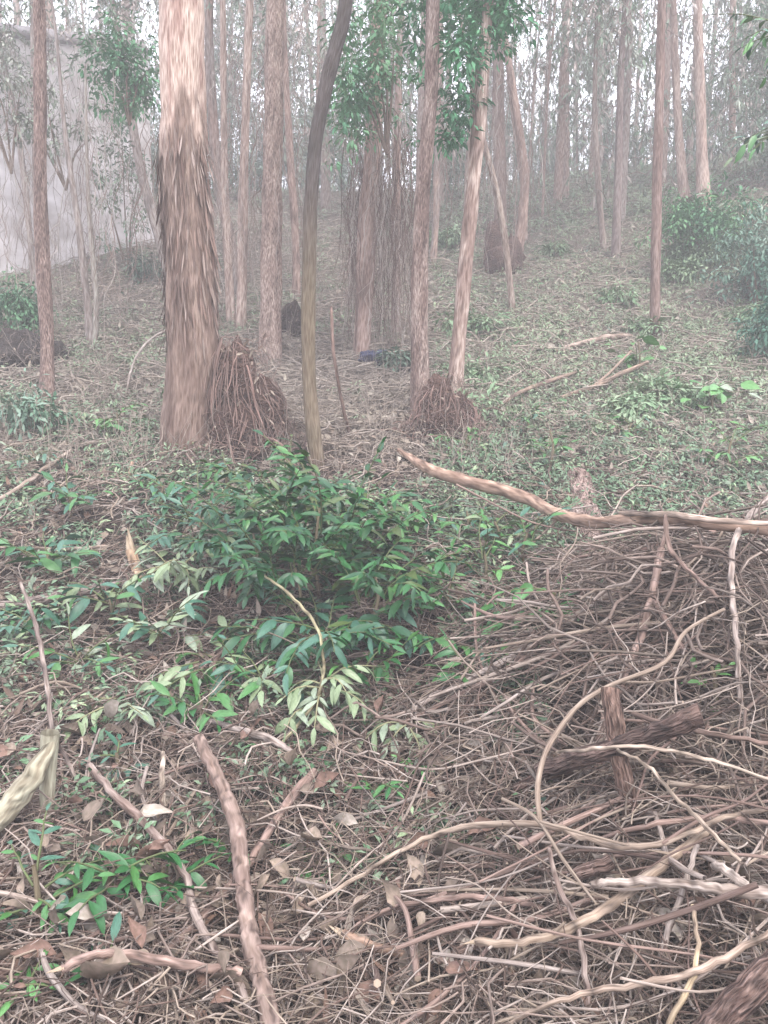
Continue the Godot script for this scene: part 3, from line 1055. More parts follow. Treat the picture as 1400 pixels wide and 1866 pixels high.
func branches() -> void:
	var br := Color(0.36, 0.26, 0.225)
	var br2 := Color(0.25, 0.175, 0.15)
	var tanc := Color(0.36, 0.29, 0.235)
	var tan2 := Color(0.26, 0.2, 0.16)
	var gr := Color(0.42, 0.36, 0.33)
	var gr2 := Color(0.31, 0.26, 0.235)
	var cut := Color(0.42, 0.33, 0.255)
	branch("thick_branch", "thick pinkish brown branch curving down from the leaves to the bottom edge", "branch", [[362, 1345, 0.20], [400, 1420, 0.17], [430, 1500, 0.14], [442, 1600, 0.12], [455, 1700, 0.1], [478, 1800, 0.09], [505, 1900, 0.08]], [22, 27, 30, 33, 35, 38, 42], Color(0.33, 0.25, 0.215), Color(0.25, 0.18, 0.155), {"sides": 14, "cap_a": Color(0.5, 0.36, 0.28), "per": 12, "rough": 0.2, "freq": 2.5})
	branch("fallen_branch", "long brown branch running from the left down to meet the thick curved one", "branch", [[165, 1395, 0.1], [210, 1450, 0.1], [270, 1505, 0.1], [335, 1590, 0.1], [350, 1650, 0.09], [380, 1710, 0.08], [430, 1785, 0.07], [475, 1880, 0.06]], [13, 16, 17, 17, 18, 18, 18, 18], gr, br2, {"per": 6})
	branch("broken_branch", "snapped branch with splintered pale end lying at the bottom left", "branch", [[112, 1766, 0.14], [150, 1746, 0.15], [210, 1737, 0.14], [300, 1752, 0.12], [400, 1765, 0.1], [440, 1772, 0.1]], [16, 20, 21, 21, 20, 18], br, br2, {"broken": 0})
	branch("fallen_branch", "straight brown stick slanting under the thick branch from upper right to lower left", "branch", [[575, 1405, 0.08], [520, 1470, 0.08], [455, 1570, 0.07], [380, 1660, 0.06], [320, 1720, 0.05], [230, 1830, 0.04], [190, 1890, 0.03]], [18, 19, 20, 20, 20, 19, 19], br, br2)
	branch("waving_branch", "long yellowish branch waving across the stick pile at right", "branch", [[560, 1650, 0.10], [650, 1600, 0.12], [740, 1545, 0.15], [840, 1508, 0.18], [985, 1502, 0.22], [1060, 1525, 0.22], [1150, 1543, 0.22], [1240, 1525, 0.22], [1320, 1490, 0.2], [1420, 1470, 0.18]], [9, 10, 11, 12, 14, 14, 14, 13, 12, 11], tanc, tan2, {"twigs": [[[[985, 1502, 0.22], [980, 1430, 0.27], [1000, 1360, 0.3], [1050, 1290, 0.33], [1110, 1250, 0.35], [1210, 1208, 0.36], [1250, 1150, 0.36], [1320, 1110, 0.36]], 12]]})
	branch("pale_stick", "pale barked stick with a bare broken left end in the stick pile", "branch", [[868, 1716, 0.13], [930, 1718, 0.14], [1000, 1706, 0.15], [1070, 1675, 0.16], [1150, 1620, 0.17], [1230, 1560, 0.18], [1290, 1510, 0.18]], [16, 18, 19, 21, 21, 19, 15], Color(0.38, 0.3, 0.235), tan2, {"broken": 0, "twigs": [[[[1010, 1700, 0.16], [1030, 1680, 0.2]], 8]]})
	branch("grey_stick", "weathered grey stick with orange-brown right end", "branch", [[1078, 1613, 0.2], [1110, 1608, 0.22], [1180, 1606, 0.22], [1260, 1612, 0.21], [1330, 1622, 0.2], [1420, 1626, 0.2]], [14, 17, 19, 20, 24, 30], Color(0.47, 0.41, 0.37), Color(0.30, 0.235, 0.2), {"cap_a": Color(0.55, 0.47, 0.42), "rough": 0.4})
	branch("grey_stick", "short grey stub pointing up left above the weathered grey stick", "branch", [[1300, 1573, 0.24], [1330, 1590, 0.23], [1360, 1612, 0.21]], [17, 19, 19], Color(0.47, 0.41, 0.37), gr2, {"cap_a": Color(0.6, 0.5, 0.45)})
	branch("upright_post", "short upright brown stump stick standing in the pile at right", "branch", [[1152, 1500, 0.06], [1140, 1430, 0.18], [1122, 1340, 0.31], [1112, 1256, 0.42]], [34, 36, 37, 36], Color(0.30, 0.205, 0.165), Color(0.2, 0.135, 0.11), {"sides": 12, "cap_b": Color(0.3, 0.22, 0.18), "mat": "rough_bark"})
	branch("dark_log", "dark barked log with a cut right end in the stick pile", "log", [[985, 1405, 0.16], [1060, 1380, 0.24], [1150, 1352, 0.31], [1220, 1325, 0.37], [1278, 1302, 0.42]], [34, 37, 39, 41, 42], Color(0.20, 0.14, 0.12), Color(0.13, 0.09, 0.08), {"sides": 14, "cap_b": Color(0.2, 0.14, 0.11), "mat": "rough_bark"})
	branch("tall_pale_stick", "pale upright curved stick at the right edge", "branch", [[1420, 890, 0.5], [1372, 935, 0.45], [1338, 985, 0.42], [1333, 1060, 0.36], [1342, 1160, 0.3], [1348, 1260, 0.22], [1362, 1340, 0.15]], [10, 12, 13, 12, 12, 12, 13], Color(0.49, 0.41, 0.37), gr2)
	branch("peeled_branch", "long reddish peeled branch lying across the slope at right", "branch", [[726, 820, 0.30], [760, 842, 0.28], [800, 862, 0.27], [880, 884, 0.25], [960, 908, 0.26], [1020, 938, 0.28], [1090, 952, 0.32], [1180, 945, 0.38], [1290, 953, 0.42], [1420, 968, 0.44]], [7, 17, 20, 24, 24, 23, 22, 24, 24, 20], Color(0.45, 0.325, 0.255), Color(0.30, 0.20, 0.155), {"sides": 14, "freq": 3.0, "cap_a": cut, "rough": 0.25})
	branch("peeled_strip", "pale peeled stick lying along the top of the reddish branch at the right edge", "branch", [[1130, 935, 0.38], [1220, 938, 0.43], [1310, 948, 0.47], [1420, 955, 0.48]], [8, 13, 12, 9], Color(0.58, 0.46, 0.39), tan2)
	branch("half_buried_log", "stubby pinkish log end pointing down the slope under the peeled branch", "log", [[1052, 872, 0.0], [1062, 915, 0.015], [1074, 975, 0.015], [1084, 1020, -0.01]], [48, 54, 56, 50], Color(0.48, 0.37, 0.33), Color(0.30, 0.22, 0.19), {"sides": 16, "cap_a": cut, "cap_b": cut, "mat": "rough_bark"})
	var fork := branch("split_trunk", "pale mossy split trunk leaning in from the left edge", "log", [[-60, 1545, 0.08], [10, 1478, 0.14], [60, 1415, 0.22], [98, 1345, 0.30]], [46, 50, 44, 20], Color(0.50, 0.49, 0.38), Color(0.36, 0.34, 0.26), {"sides": 14, "mat": "bark", "rough": 0.15, "twigs": [[[[92, 1335, 0.32], [88, 1400, 0.2], [86, 1480, 0.05], [85, 1520, -0.02]], 38]]})
	fork.set_meta("label", "pale mossy split trunk leaning in from the left edge")
	branch("thin_upright_twig", "thin dark upright twig rising above the mossy split trunk", "twig", [[38, 1062, 0.5], [62, 1130, 0.45], [82, 1220, 0.36], [96, 1330, 0.24], [125, 1390, 0.12], [150, 1440, 0.05]], [6, 8, 9, 10, 8, 7], gr2, Color(0.16, 0.12, 0.11))
	branch("grey_log", "greyish log half under leaves at the left edge", "log", [[-20, 1106, 0.06], [50, 1097, 0.07], [130, 1082, 0.07], [230, 1062, 0.05]], [22, 23, 21, 16], gr, gr2, {"mat": "rough_bark"})
	branch("splintered_stub", "freshly snapped orange stub standing up left of the dark green boughs", "branch", [[258, 1060, 0.0], [248, 1030, 0.06], [238, 1000, 0.14]], [22, 22, 20], Color(0.6, 0.43, 0.3), Color(0.42, 0.29, 0.2), {"broken": 1})
	branch("splintered_stub", "small orange broken stub in front of the root mound", "branch", [[234, 880, 0.0], [238, 860, 0.06], [241, 842, 0.1]], [9, 9, 6], Color(0.55, 0.38, 0.28), Color(0.4, 0.27, 0.2))
	branch("arched_branch", "greenish stem arching over the dark green boughs", "stem", [[482, 1048, 0.34], [530, 1085, 0.36], [575, 1140, 0.34], [590, 1200, 0.28], [585, 1250, 0.22], [560, 1300, 0.14], [510, 1360, 0.08]], [4, 6, 6, 6, 6, 6, 6], Color(0.42, 0.4, 0.25), Color(0.34, 0.3, 0.2))
	branch("arched_twig", "white-grey arched twig in front of the grass left of the shaggy trunk", "twig", [[228, 725, 0.0], [238, 680, 0.15], [252, 645, 0.28], [275, 618, 0.36], [304, 602, 0.4]], [3, 4, 4, 4, 5], Color(0.42, 0.38, 0.35), gr2)
	branch("bent_twig", "dark thin twig reaching from the left edge toward the red trunk", "twig", [[-10, 245, 0.0], [60, 275, 0.0], [110, 305, 0.0], [155, 332, 0.0]], [5, 6, 6, 5], gr2, br2, {"group": ""}) if false else null
	branch("thin_stick_stem", "thin bare brown stem standing right of the curved sapling", "stem", [[604, 560, 0.9], [608, 640, 0.65], [620, 715, 0.35], [636, 790, 0.0]], [5, 6, 6, 7], br2, Color(0.18, 0.12, 0.1))
	branch("slope_log", "long pale log lying on the slope left of the slim right trunk", "log", [[1010, 640, 0.05], [1060, 625, 0.07], [1115, 614, 0.08], [1150, 612, 0.06]], [7, 10, 11, 8], Color(0.5, 0.4, 0.35), tan2)
	branch("slope_branch", "brown branch lying diagonally on the green slope", "branch", [[903, 744, 0.06], [950, 714, 0.1], [1010, 692, 0.12], [1060, 675, 0.1]], [6, 8, 8, 5], Color(0.28, 0.22, 0.17), br2)
	branch("slope_branch", "forked reddish branch lying below the wilted sapling at right", "branch", [[1020, 725, 0.05], [1080, 705, 0.1], [1130, 682, 0.15], [1180, 660, 0.2]], [8, 9, 9, 6], Color(0.4, 0.3, 0.24), tan2, {"twigs": [[[[1080, 705, 0.1], [1110, 680, 0.18], [1150, 640, 0.28]], 6]]})
	branch("left_sticks", "pale dead stick lying at the left edge below the red trunk", "branch", [[-10, 915, 0.05], [40, 885, 0.07], [95, 845, 0.08], [130, 820, 0.08]], [8, 9, 8, 6], Color(0.52, 0.44, 0.38), tan2)
	branch("left_sticks", "long thin pale stick lying flat left of the orange stub", "branch", [[-10, 998, 0.05], [70, 1000, 0.06], [150, 1000, 0.06], [200, 994, 0.05]], [6, 7, 7, 6], Color(0.5, 0.42, 0.35), tan2)
	branch("leaf_side_branch", "pale stick poking from under the leaves beside the thick branch", "branch", [[380, 1310, 0.08], [440, 1330, 0.1], [500, 1350, 0.1], [535, 1375, 0.08]], [9, 13, 14, 10], gr, gr2)
	branch("white_stick", "whitish bare stick standing in the litter at left", "branch", [[297, 1370, 0.16], [296, 1420, 0.1], [298, 1470, 0.04], [297, 1600, 0.02]], [9, 11, 12, 12], Color(0.6, 0.53, 0.45), tan2)
	branch("right_edge_log", "thick dark log end at the bottom right corner", "log", [[1440, 1740, 0.2], [1370, 1800, 0.18], [1310, 1860, 0.14], [1260, 1920, 0.1]], [60, 64, 64, 60], Color(0.25, 0.175, 0.15), Color(0.16, 0.11, 0.095), {"sides": 16, "mat": "rough_bark"})
	branch("slanting_stick", "brown stick slanting above the bottom right log", "branch", [[900, 1880, 0.06], [1000, 1830, 0.12], [1120, 1800, 0.16], [1230, 1782, 0.18], [1320, 1745, 0.2], [1420, 1690, 0.2]], [10, 12, 14, 15, 15, 13], Color(0.42, 0.33, 0.27), tan2)
	branch("drooping_twig", "grey-brown twig hanging down the middle of the stick pile", "twig", [[1000, 1545, 0.26], [1020, 1620, 0.2], [1050, 1680, 0.16], [1065, 1760, 0.12], [1075, 1880, 0.06]], [9, 11, 12, 12, 12], gr2, br2)
	branch("pile_branch", "grey-brown branch standing out of the top of the stick pile", "branch", [[1010, 1495, 0.04], [1100, 1330, 0.14], [1160, 1180, 0.22], [1190, 1080, 0.3], [1205, 1000, 0.38]], [14, 16, 18, 17, 13], br, br2, {"twigs": [[[[1188, 1085, 0.3], [1225, 1150, 0.25], [1250, 1190, 0.22]], 12], [[[1205, 1000, 0.38], [1215, 960, 0.45], [1212, 945, 0.46]], 8]]})
	branch("pile_branch", "bare dark twig slanting down to the right on top of the stick pile", "branch", [[1212, 940, 0.5], [1222, 1000, 0.46], [1260, 1045, 0.42], [1310, 1090, 0.38]], [8, 9, 8, 7], br2, Color(0.17, 0.12, 0.1))
	branch("pile_branch", "reddish bent branch arching over the back of the stick pile", "branch", [[1065, 1040, 0.12], [1130, 1018, 0.2], [1180, 1000, 0.24], [1240, 990, 0.26], [1330, 960, 0.3], [1420, 950, 0.32]], [8, 12, 14, 10, 12, 14], Color(0.32, 0.21, 0.175), br2)
	branch("pile_branch", "long grey stick bridging from the green leaves to the stick pile", "branch", [[740, 1300, 0.06], [840, 1245, 0.1], [930, 1200, 0.14], [1010, 1150, 0.18], [1100, 1090, 0.22], [1200, 1050, 0.25]], [9, 12, 13, 13, 12, 9], gr, gr2)
	branch("pile_branch", "stick lying just below the long grey bridging stick", "branch", [[700, 1335, 0.05], [800, 1285, 0.09], [900, 1235, 0.12], [980, 1185, 0.15], [1080, 1150, 0.18]], [8, 10, 11, 10, 8], br, br2)
	branch("pile_branch", "straw-coloured stem bowed over the middle of the stick pile", "branch", [[1015, 1370, 0.3], [1080, 1365, 0.34], [1160, 1360, 0.35], [1240, 1372, 0.34], [1330, 1395, 0.32], [1420, 1425, 0.3]], [5, 7, 7, 7, 7, 6], Color(0.46, 0.385, 0.32), tanc)
	branch("pile_branch", "straw-coloured stem curving down right through the stick pile", "branch", [[1125, 1365, 0.33], [1180, 1395, 0.32], [1230, 1450, 0.3], [1290, 1510, 0.26], [1350, 1570, 0.22]], [6, 7, 8, 8, 7], Color(0.45, 0.375, 0.31), tanc)
	branch("pile_branch", "thin dark stick running right from the upright stump stick", "branch", [[1130, 1290, 0.28], [1200, 1315, 0.29], [1290, 1335, 0.29], [1420, 1358, 0.29]], [8, 10, 10, 8], br2, Color(0.17, 0.12, 0.1))
	branch("pile_branch", "pair-like brown stick low at the right edge of the pile", "branch", [[1090, 1530, 0.1], [1200, 1500, 0.16], [1320, 1490, 0.18], [1420, 1505, 0.18]], [9, 12, 13, 12], br, br2)
	branch("pile_branch", "steep brown stick below the grey stick at the lower right", "branch", [[1185, 1800, 0.06], [1215, 1700, 0.12], [1245, 1620, 0.17], [1270, 1540, 0.2]], [12, 13, 13, 11], gr, gr2)
	branch("pile_branch", "yellow stem bent upright near the bottom right log", "branch", [[1210, 1880, 0.08], [1255, 1800, 0.16], [1272, 1730, 0.2], [1262, 1650, 0.22]], [13, 13, 11, 9], Color(0.46, 0.37, 0.25), tan2)
	branch("pile_branch", "brown branch lying left in the lower middle of the stick pile", "branch", [[620, 1710, 0.06], [700, 1660, 0.1], [790, 1640, 0.12], [900, 1635, 0.12], [990, 1655, 0.1]], [9, 11, 12, 12, 9], br, br2)
	branch("orange_snag", "short broken stick with an orange torn end in the bottom middle", "branch", [[625, 1700, 0.08], [670, 1722, 0.08], [740, 1742, 0.06]], [18, 22, 18], Color(0.46, 0.31, 0.22), br2, {"broken": 0})
	branch("thick_stub", "short thick brown stub buried in the middle of the stick pile", "log", [[1040, 1600, 0.12], [1085, 1580, 0.16], [1115, 1568, 0.18]], [26, 30, 30], br, br2, {"cap_b": Color(0.34, 0.25, 0.2), "mat": "rough_bark"})
	branch("dark_inner_branch", "thick dark branch under the top of the stick pile", "branch", [[940, 1440, 0.06], [1000, 1410, 0.1], [1070, 1400, 0.1], [1160, 1395, 0.08]], [26, 30, 30, 26], Color(0.25, 0.17, 0.145), Color(0.17, 0.11, 0.095), {"mat": "rough_bark"})  # darker tones than most branches of the pile

	# the rest of the sticks one can pick out: one by one
	var zones := [
		[110, 880, 1390, 1130, 1866, 0.30, "brown stick in the tangled pile of cut branches at the right", "sticks in the right-hand pile"],
		[80, 930, 1400, 960, 1420, 0.34, "stick in the upper heap of cut branches under the peeled branch", "sticks in the upper right heap"],
		[70, 480, 980, 1380, 1866, 0.14, "dry stick lying in the litter at the bottom middle", "sticks at the bottom middle"],
		[60, 10, 480, 1200, 1866, 0.10, "dry twig lying among dead leaves at the lower left", "twigs at the lower left"],
		[40, 20, 1380, 840, 1150, 0.08, "pale twig lying on the slope among green leaves", "twigs on the slope"]]
	for zn in zones:
		for i in zn[0]:
			var px := rf(zn[1], zn[2])
			var py := rf(zn[3], zn[4])
			var p := on(px, py)
			var L := rf(0.18, 0.66) * (1.15 if zn[5] > 0.2 else 0.9)
			var yaw := rf(-0.4, 0.9) + (PI if rng.randf() < 0.5 else 0.0)
			if rng.randf() < 0.5:
				yaw = rng.randf() * TAU
			var dir := Vector3(cos(yaw), 0, -sin(yaw))
			var lift_a: float = rf(0.005, zn[5])
			var lift_b: float = rf(0.005, zn[5])
			var bend := dir.cross(Vector3.UP) * rf(-0.14, 0.14) * L
			var pts := []
			for k in 4:
				var u := k / 3.0 - 0.5
				var q: Vector3 = p + dir * u * L + bend * (1.0 - 4.0 * u * u) + Vector3(rf(-1, 1), 0, rf(-1, 1)) * 0.012
				q.y = H(q.x, q.z) + lerpf(lift_a, lift_b, u + 0.5) + rf(-0.01, 0.015)
				pts.push_back(q - p)
			var w := pow(rng.randf(), 2.5) * 0.0075 + 0.0022
			var ca := [br, gr, tanc, Color(0.5, 0.42, 0.37), br2, br2 * 0.7][rng.randi() % 6] as Color
			var b := Mb.new()
			tube(b, spline(pts, 4), spline([w, w * 0.95, w * 0.85, w * 0.55], 4), 6, two(ca, ca * 0.65, 5.0), 0.2, cut, cut)
			var o := put("dry_stick", b.mesh(M.twig))
			o.position = p
			tag(o, zn[6], "stick", zn[7])


func plants() -> void:
	var dark := ["leaf_dark", "leaf_dark", "leaf_deep", "leaf_deep", "leaf_mid", "leaf_olive", "leaf_dark"]
	# the heap of cut boughs with dark compound leaves in the middle
	bough("leafy_bough", "dark green leafy bough standing highest in the heap, below the curved sapling", "bough", on(585, 1095), 15, 0.50, 10, 0.098, dark, 0.12, Vector2(0.35, 1.5), 0.7, {"stem": 0.46, "toward": Vector3(0.0, 0, 0.05)})
	bough("leafy_bough", "dark green leafy bough at the right end of the heap with drooping fronds", "bough", on(670, 1150), 15, 0.42, 9, 0.09, dark, 0.1, Vector2(0.2, 1.0), 0.8, {"stem": 0.26, "toward": Vector3(0.25, 0, 0.1)})
	bough("leafy_bough", "dark green leafy bough at the left front of the heap, above the pale fronds", "bough", on(470, 1080), 15, 0.42, 9, 0.092, ["leaf_dark", "leaf_deep", "leaf_teal", "leaf_dark"], 0.1, Vector2(0.2, 0.9), 0.75, {"stem": 0.3, "toward": Vector3(-0.1, 0, 0.05)})
	bough("leafy_bough", "dark green leafy bough low at the front of the heap", "bough", on(590, 1200), 14, 0.40, 7, 0.105, ["leaf_dark", "leaf_teal", "leaf_deep"], 0.1, Vector2(0.1, 0.8), 0.8, {"stem": 0.14, "toward": Vector3(0.1, 0, 0.2)})
	bough("leafy_bough", "dark green leafy bough standing just behind and right of the highest one in the heap", "bough", on(640, 1060), 15, 0.44, 9, 0.095, dark, 0.12, Vector2(0.2, 1.2), 0.7, {"stem": 0.34})
	bough("leafy_bough", "dark green leafy bough standing just behind and left of the highest one in the heap", "bough", on(510, 1040), 15, 0.44, 9, 0.095, dark, 0.12, Vector2(0.2, 1.2), 0.7, {"stem": 0.34})
	bough("leafy_bough", "dark green leafy bough deep in the middle of the heap", "bough", on(540, 1130), 15, 0.42, 9, 0.092, ["leaf_dark", "leaf_deep"], 0.12, Vector2(0.2, 0.9), 0.8, {"stem": 0.25})
	bough("leafy_bough", "small-leaved green bough lying behind the heap, left of its top", "bough", on(360, 985), 11, 0.42, 7, 0.08, ["leaf_deep", "leaf_teal", "leaf_teal"], 0.1, Vector2(0.1, 0.8), 0.6, {"stem": 0.2})
	bough("leafy_bough", "green bough trailing off to the right of the heap", "bough", on(800, 1190), 11, 0.40, 6, 0.085, ["leaf_mid", "leaf_teal", "leaf_dark"], 0.12, Vector2(0.0, 0.5), 0.7, {"stem": 0.08})
	# wilted pale boughs, undersides up
	var pale := ["leaf_pale", "leaf_pale", "leaf_silver"]
	bough("wilted_bough", "pale wilted bough fanning out beside the snapped orange stub", "bough", on(330, 1070), 8, 0.30, 5, 0.10, pale, 0.05, Vector2(0.1, 0.6), 0.9, {"stem": 0.15, "stalk": Color(0.4, 0.4, 0.24), "toward": Vector3(0, 0, 0.35)})
	bough("wilted_bough", "pale wilted bough lying flat in front at the left of the heap", "bough", on(235, 1300), 9, 0.26, 5, 0.085, pale, 0.08, Vector2(-0.05, 0.25), 0.4, {"stem": 0.06, "stalk": Color(0.4, 0.4, 0.24), "toward": Vector3(-0.1, 0, -0.1)})
	bough("wilted_bough", "pale wilted bough hanging its leaves under the arched stem", "bough", on(590, 1300, 0.05), 8, 0.22, 4, 0.085, pale, 0.05, Vector2(0.0, 0.4), 1.3, {"stem": 0.16, "stalk": Color(0.4, 0.4, 0.24), "toward": Vector3(0, 0, 0.3)})
	bough("wilted_bough", "small pale wilted bough at the edge of the brown sticks", "bough", on(742, 1345), 6, 0.18, 3, 0.08, pale, 0.05, Vector2(0.0, 0.4), 1.0, {"stem": 0.08, "stalk": Color(0.4, 0.4, 0.24), "toward": Vector3(0, 0, 0.3)})
	bough("wilted_bough", "grey-green wilted leaves in the middle front of the heap", "bough", on(400, 1230), 9, 0.26, 4, 0.10, ["leaf_pale", "leaf_teal", "leaf_mid"], 0.12, Vector2(-0.05, 0.35), 0.8, {"stem": 0.08})
	# single plants
	var kinds := [
		[70, 1700, 7, 0.16, 4, 0.06, ["leaf_teal", "leaf_mid"], "small teal-green plant at the bottom left edge", 0.2],
		[215, 1650, 8, 0.17, 3, 0.085, ["leaf_mid", "leaf_dark"], "dark green low plant with long leaves at the lower left", 0.12],
		[190, 1800, 4, 0.06, 1, 0.10, ["leaf_dark", "leaf_teal"], "four-leaved dark seedling at the bottom left", 0.06],
		[300, 1640, 5, 0.16, 3, 0.08, ["leaf_dark"], "dark leafy sprig beside the long brown branch at left", 0.1],
		[40, 1850, 5, 0.08, 2, 0.05, ["leaf_bright", "leaf_mid"], "small bright sprig in the bottom left corner", 0.08],
		[215, 1420, 4, 0.08, 2, 0.07, ["leaf_teal"], "blue-green seedling beside the mossy split trunk", 0.1],
		[215, 800, 8, 0.22, 3, 0.10, ["leaf_bright", "leaf_mid"], "bright green broad-leaved plant left of the shaggy trunk", 0.2],
		[330, 755, 4, 0.14, 3, 0.06, ["leaf_dark", "leaf_mid"], "ivy sprig climbing the foot of the shaggy trunk", 0.3],
		[130, 950, 7, 0.26, 3, 0.11, ["leaf_mid", "leaf_teal", "leaf_dark"], "green leafy sprig left of the heap, near the snapped stub", 0.15],
		[90, 1060, 8, 0.28, 3, 0.12, ["leaf_mid", "leaf_dark", "leaf_teal"], "large-leaved green plant over the grey log at left", 0.15],
		[60, 1170, 7, 0.24, 3, 0.11, ["leaf_teal", "leaf_dark"], "blue-green leaves at the left edge below the grey log", 0.12],
		[200, 1140, 7, 0.24, 3, 0.11, ["leaf_teal", "leaf_mid", "leaf_pale"], "drooping grey-green plant between the log and the heap", 0.15],
		[930, 1180, 6, 0.2, 3, 0.10, ["leaf_dark", "leaf_mid"], "dark green sprig at the left foot of the stick pile", 0.2],
		[1010, 1180, 6, 0.2, 3, 0.09, ["leaf_mid", "leaf_dark"], "broad green leaves poking out of the stick pile", 0.25],
		[880, 1075, 7, 0.24, 3, 0.085, ["leaf_mid", "leaf_teal", "leaf_bright"], "green seedling right of the heap on the slope", 0.2],
		[960, 1040, 6, 0.22, 3, 0.08, ["leaf_teal", "leaf_mid"], "blue-green seedling below the peeled branch", 0.2],
		[850, 980, 6, 0.22, 3, 0.075, ["leaf_mid", "leaf_teal"], "low green plant just under the peeled branch", 0.15],
		[820, 1120, 6, 0.2, 3, 0.08, ["leaf_teal", "leaf_mid"], "grey-green seedling between the heap and the stick pile", 0.15],
		[590, 1590, 5, 0.12, 3, 0.06, ["leaf_dark", "leaf_mid"], "dark green sprig in the sticks right of the thick branch", 0.05],
		[880, 1540, 5, 0.13, 3, 0.065, ["leaf_dark", "leaf_teal"], "dark green sprig under the long yellowish branch", 0.03],
		[1010, 1430, 3, 0.05, 1, 0.075, ["leaf_deep"], "pair of dark glossy leaves in the middle of the stick pile", 0.1],
		[1290, 1330, 3, 0.06, 1, 0.07, ["leaf_bright"], "bright green leaves by the cut end of the dark log", 0.22],
		[1310, 1050, 3, 0.08, 1, 0.07, ["leaf_bright", "leaf_mid"], "yellow-green leaves beside the pale upright stick", 0.25],
		[760, 1425, 4, 0.1, 2, 0.05, ["leaf_bright", "leaf_mid"], "small bright green seedling among the bottom sticks", 0.1],
		[690, 1470, 6, 0.15, 3, 0.06, ["leaf_mid", "leaf_dark"], "green weed spreading below the heap in the middle", 0.08],
		[1330, 855, 6, 0.28, 3, 0.09, ["leaf_mid", "leaf_bright"], "bright weed on the slope above the peeled branch at right", 0.2],
		[1000, 850, 5, 0.2, 2, 0.09, ["leaf_mid"], "dark green weed on the slope above the middle of the peeled branch", 0.25],
		[850, 840, 5, 0.22, 3, 0.06, ["leaf_bright", "leaf_mid"], "yellowish weed right of the root tangle", 0.15]]
	var extra := [
		[300, 1190, 8, 0.26, 4, 0.10, ["leaf_pale", "leaf_teal", "leaf_silver"], "pale cut spray spreading left at the front of the heap", 0.12],
		[480, 1270, 8, 0.24, 4, 0.095, ["leaf_teal", "leaf_pale", "leaf_mid"], "mixed green cut spray at the foot of the heap in the middle", 0.1],
		[660, 1260, 7, 0.24, 4, 0.08, ["leaf_mid", "leaf_bright", "leaf_dark"], "fresh green spray at the foot of the heap, right of the arched stem", 0.1],
		[370, 1320, 6, 0.2, 3, 0.09, ["leaf_dark", "leaf_mid"], "dark green leaves by the upper end of the thick curved branch", 0.1],
		[150, 1230, 7, 0.22, 3, 0.10, ["leaf_teal", "leaf_silver", "leaf_mid"], "grey-green leaves left of the flat pale bough", 0.1],
		[300, 930, 8, 0.26, 4, 0.08, ["leaf_teal", "leaf_mid", "leaf_dark"], "loose green spray behind the heap below the shaggy trunk", 0.15],
		[420, 900, 7, 0.24, 4, 0.075, ["leaf_teal", "leaf_silver", "leaf_mid"], "grey-green spray below the root mound", 0.15],
		[740, 1010, 7, 0.24, 4, 0.08, ["leaf_mid", "leaf_dark", "leaf_bright"], "green spray at the right shoulder of the heap", 0.15],
		[760, 1100, 8, 0.26, 4, 0.085, ["leaf_mid", "leaf_dark"], "green leaves fanning right from the heap", 0.12],
		[900, 1000, 6, 0.22, 3, 0.08, ["leaf_mid", "leaf_pale"], "light green seedling under the middle of the peeled branch", 0.15],
		[1150, 800, 6, 0.26, 3, 0.075, ["leaf_teal", "leaf_mid"], "blue-green weed on the slope above the right half of the peeled branch", 0.12],
		[960, 790, 6, 0.26, 3, 0.07, ["leaf_mid", "leaf_teal"], "low green weed right of the twin trunks' roots", 0.12],
		[60, 860, 7, 0.28, 3, 0.08, ["leaf_teal", "leaf_silver"], "grey-green plant on the slope at the left edge", 0.15],
		[860, 1260, 6, 0.2, 3, 0.08, ["leaf_dark", "leaf_mid"], "dark leaves under the long grey bridging stick", 0.08],
		[430, 1560, 5, 0.14, 3, 0.06, ["leaf_mid", "leaf_dark"], "small dark sprig beside the thick curved branch", 0.05]]
	kinds.append_array(extra)
	for k in kinds:
		bough("leafy_plant", k[7], "plant", on(k[0], k[1]), k[2], k[3], k[4], k[5], k[6], 0.03, Vector2(0.1, 0.8), 0.6, {"stem": k[8], "frond": "twig"})
	# broad-leaved wilted sapling and big leaves on the right slope
	bough("broad_leaved_sapling", "broad-leaved yellow-green sapling wilting in front of the slim right trunk", "sapling", on(1160, 690), 6, 0.34, 1, 0.15, ["leaf_bright", "leaf_pale", "leaf_mid"], 0.05, Vector2(0.3, 1.0), 0.8, {"stem": 0.35, "forms": broad_forms})
	bough("broad_leaved_sapling", "broad-leaved plant with drooping pale leaves at the right", "sapling", on(1300, 760), 7, 0.30, 1, 0.17, ["leaf_bright", "leaf_silver", "leaf_bright"], 0.05, Vector2(0.3, 0.9), 1.0, {"stem": 0.25, "forms": broad_forms})
	bough("broad_leaved_sapling", "small broad-leaved plant with one dark leaf left of the drooping pale leaves", "sapling", on(1215, 730), 3, 0.2, 1, 0.15, ["leaf_mid", "leaf_bright"], 0.03, Vector2(0.3, 0.8), 0.8, {"stem": 0.15, "forms": broad_forms})
	bough("broad_leaved_sapling", "large pale-leaved shrub at the right edge by the pair of trunks", "sapling", on(1350, 440), 10, 0.5, 2, 0.22, ["leaf_teal", "leaf_silver", "leaf_silver", "leaf_mid"], 0.15, Vector2(0.3, 1.2), 0.9, {"stem": 0.5, "forms": leaf_forms})

	# shrubs further off
	var g1 := Color(0.055, 0.17, 0.075)
	var g2 := Color(0.13, 0.28, 0.12)
	var gg := Color(0.15, 0.22, 0.16)
	shrub("green_shrub", "brightest green shrub on the right slope below the pair of trunks", on(1285, 480), Vector3(0.9, 0.75, 0.6), g1, g2)
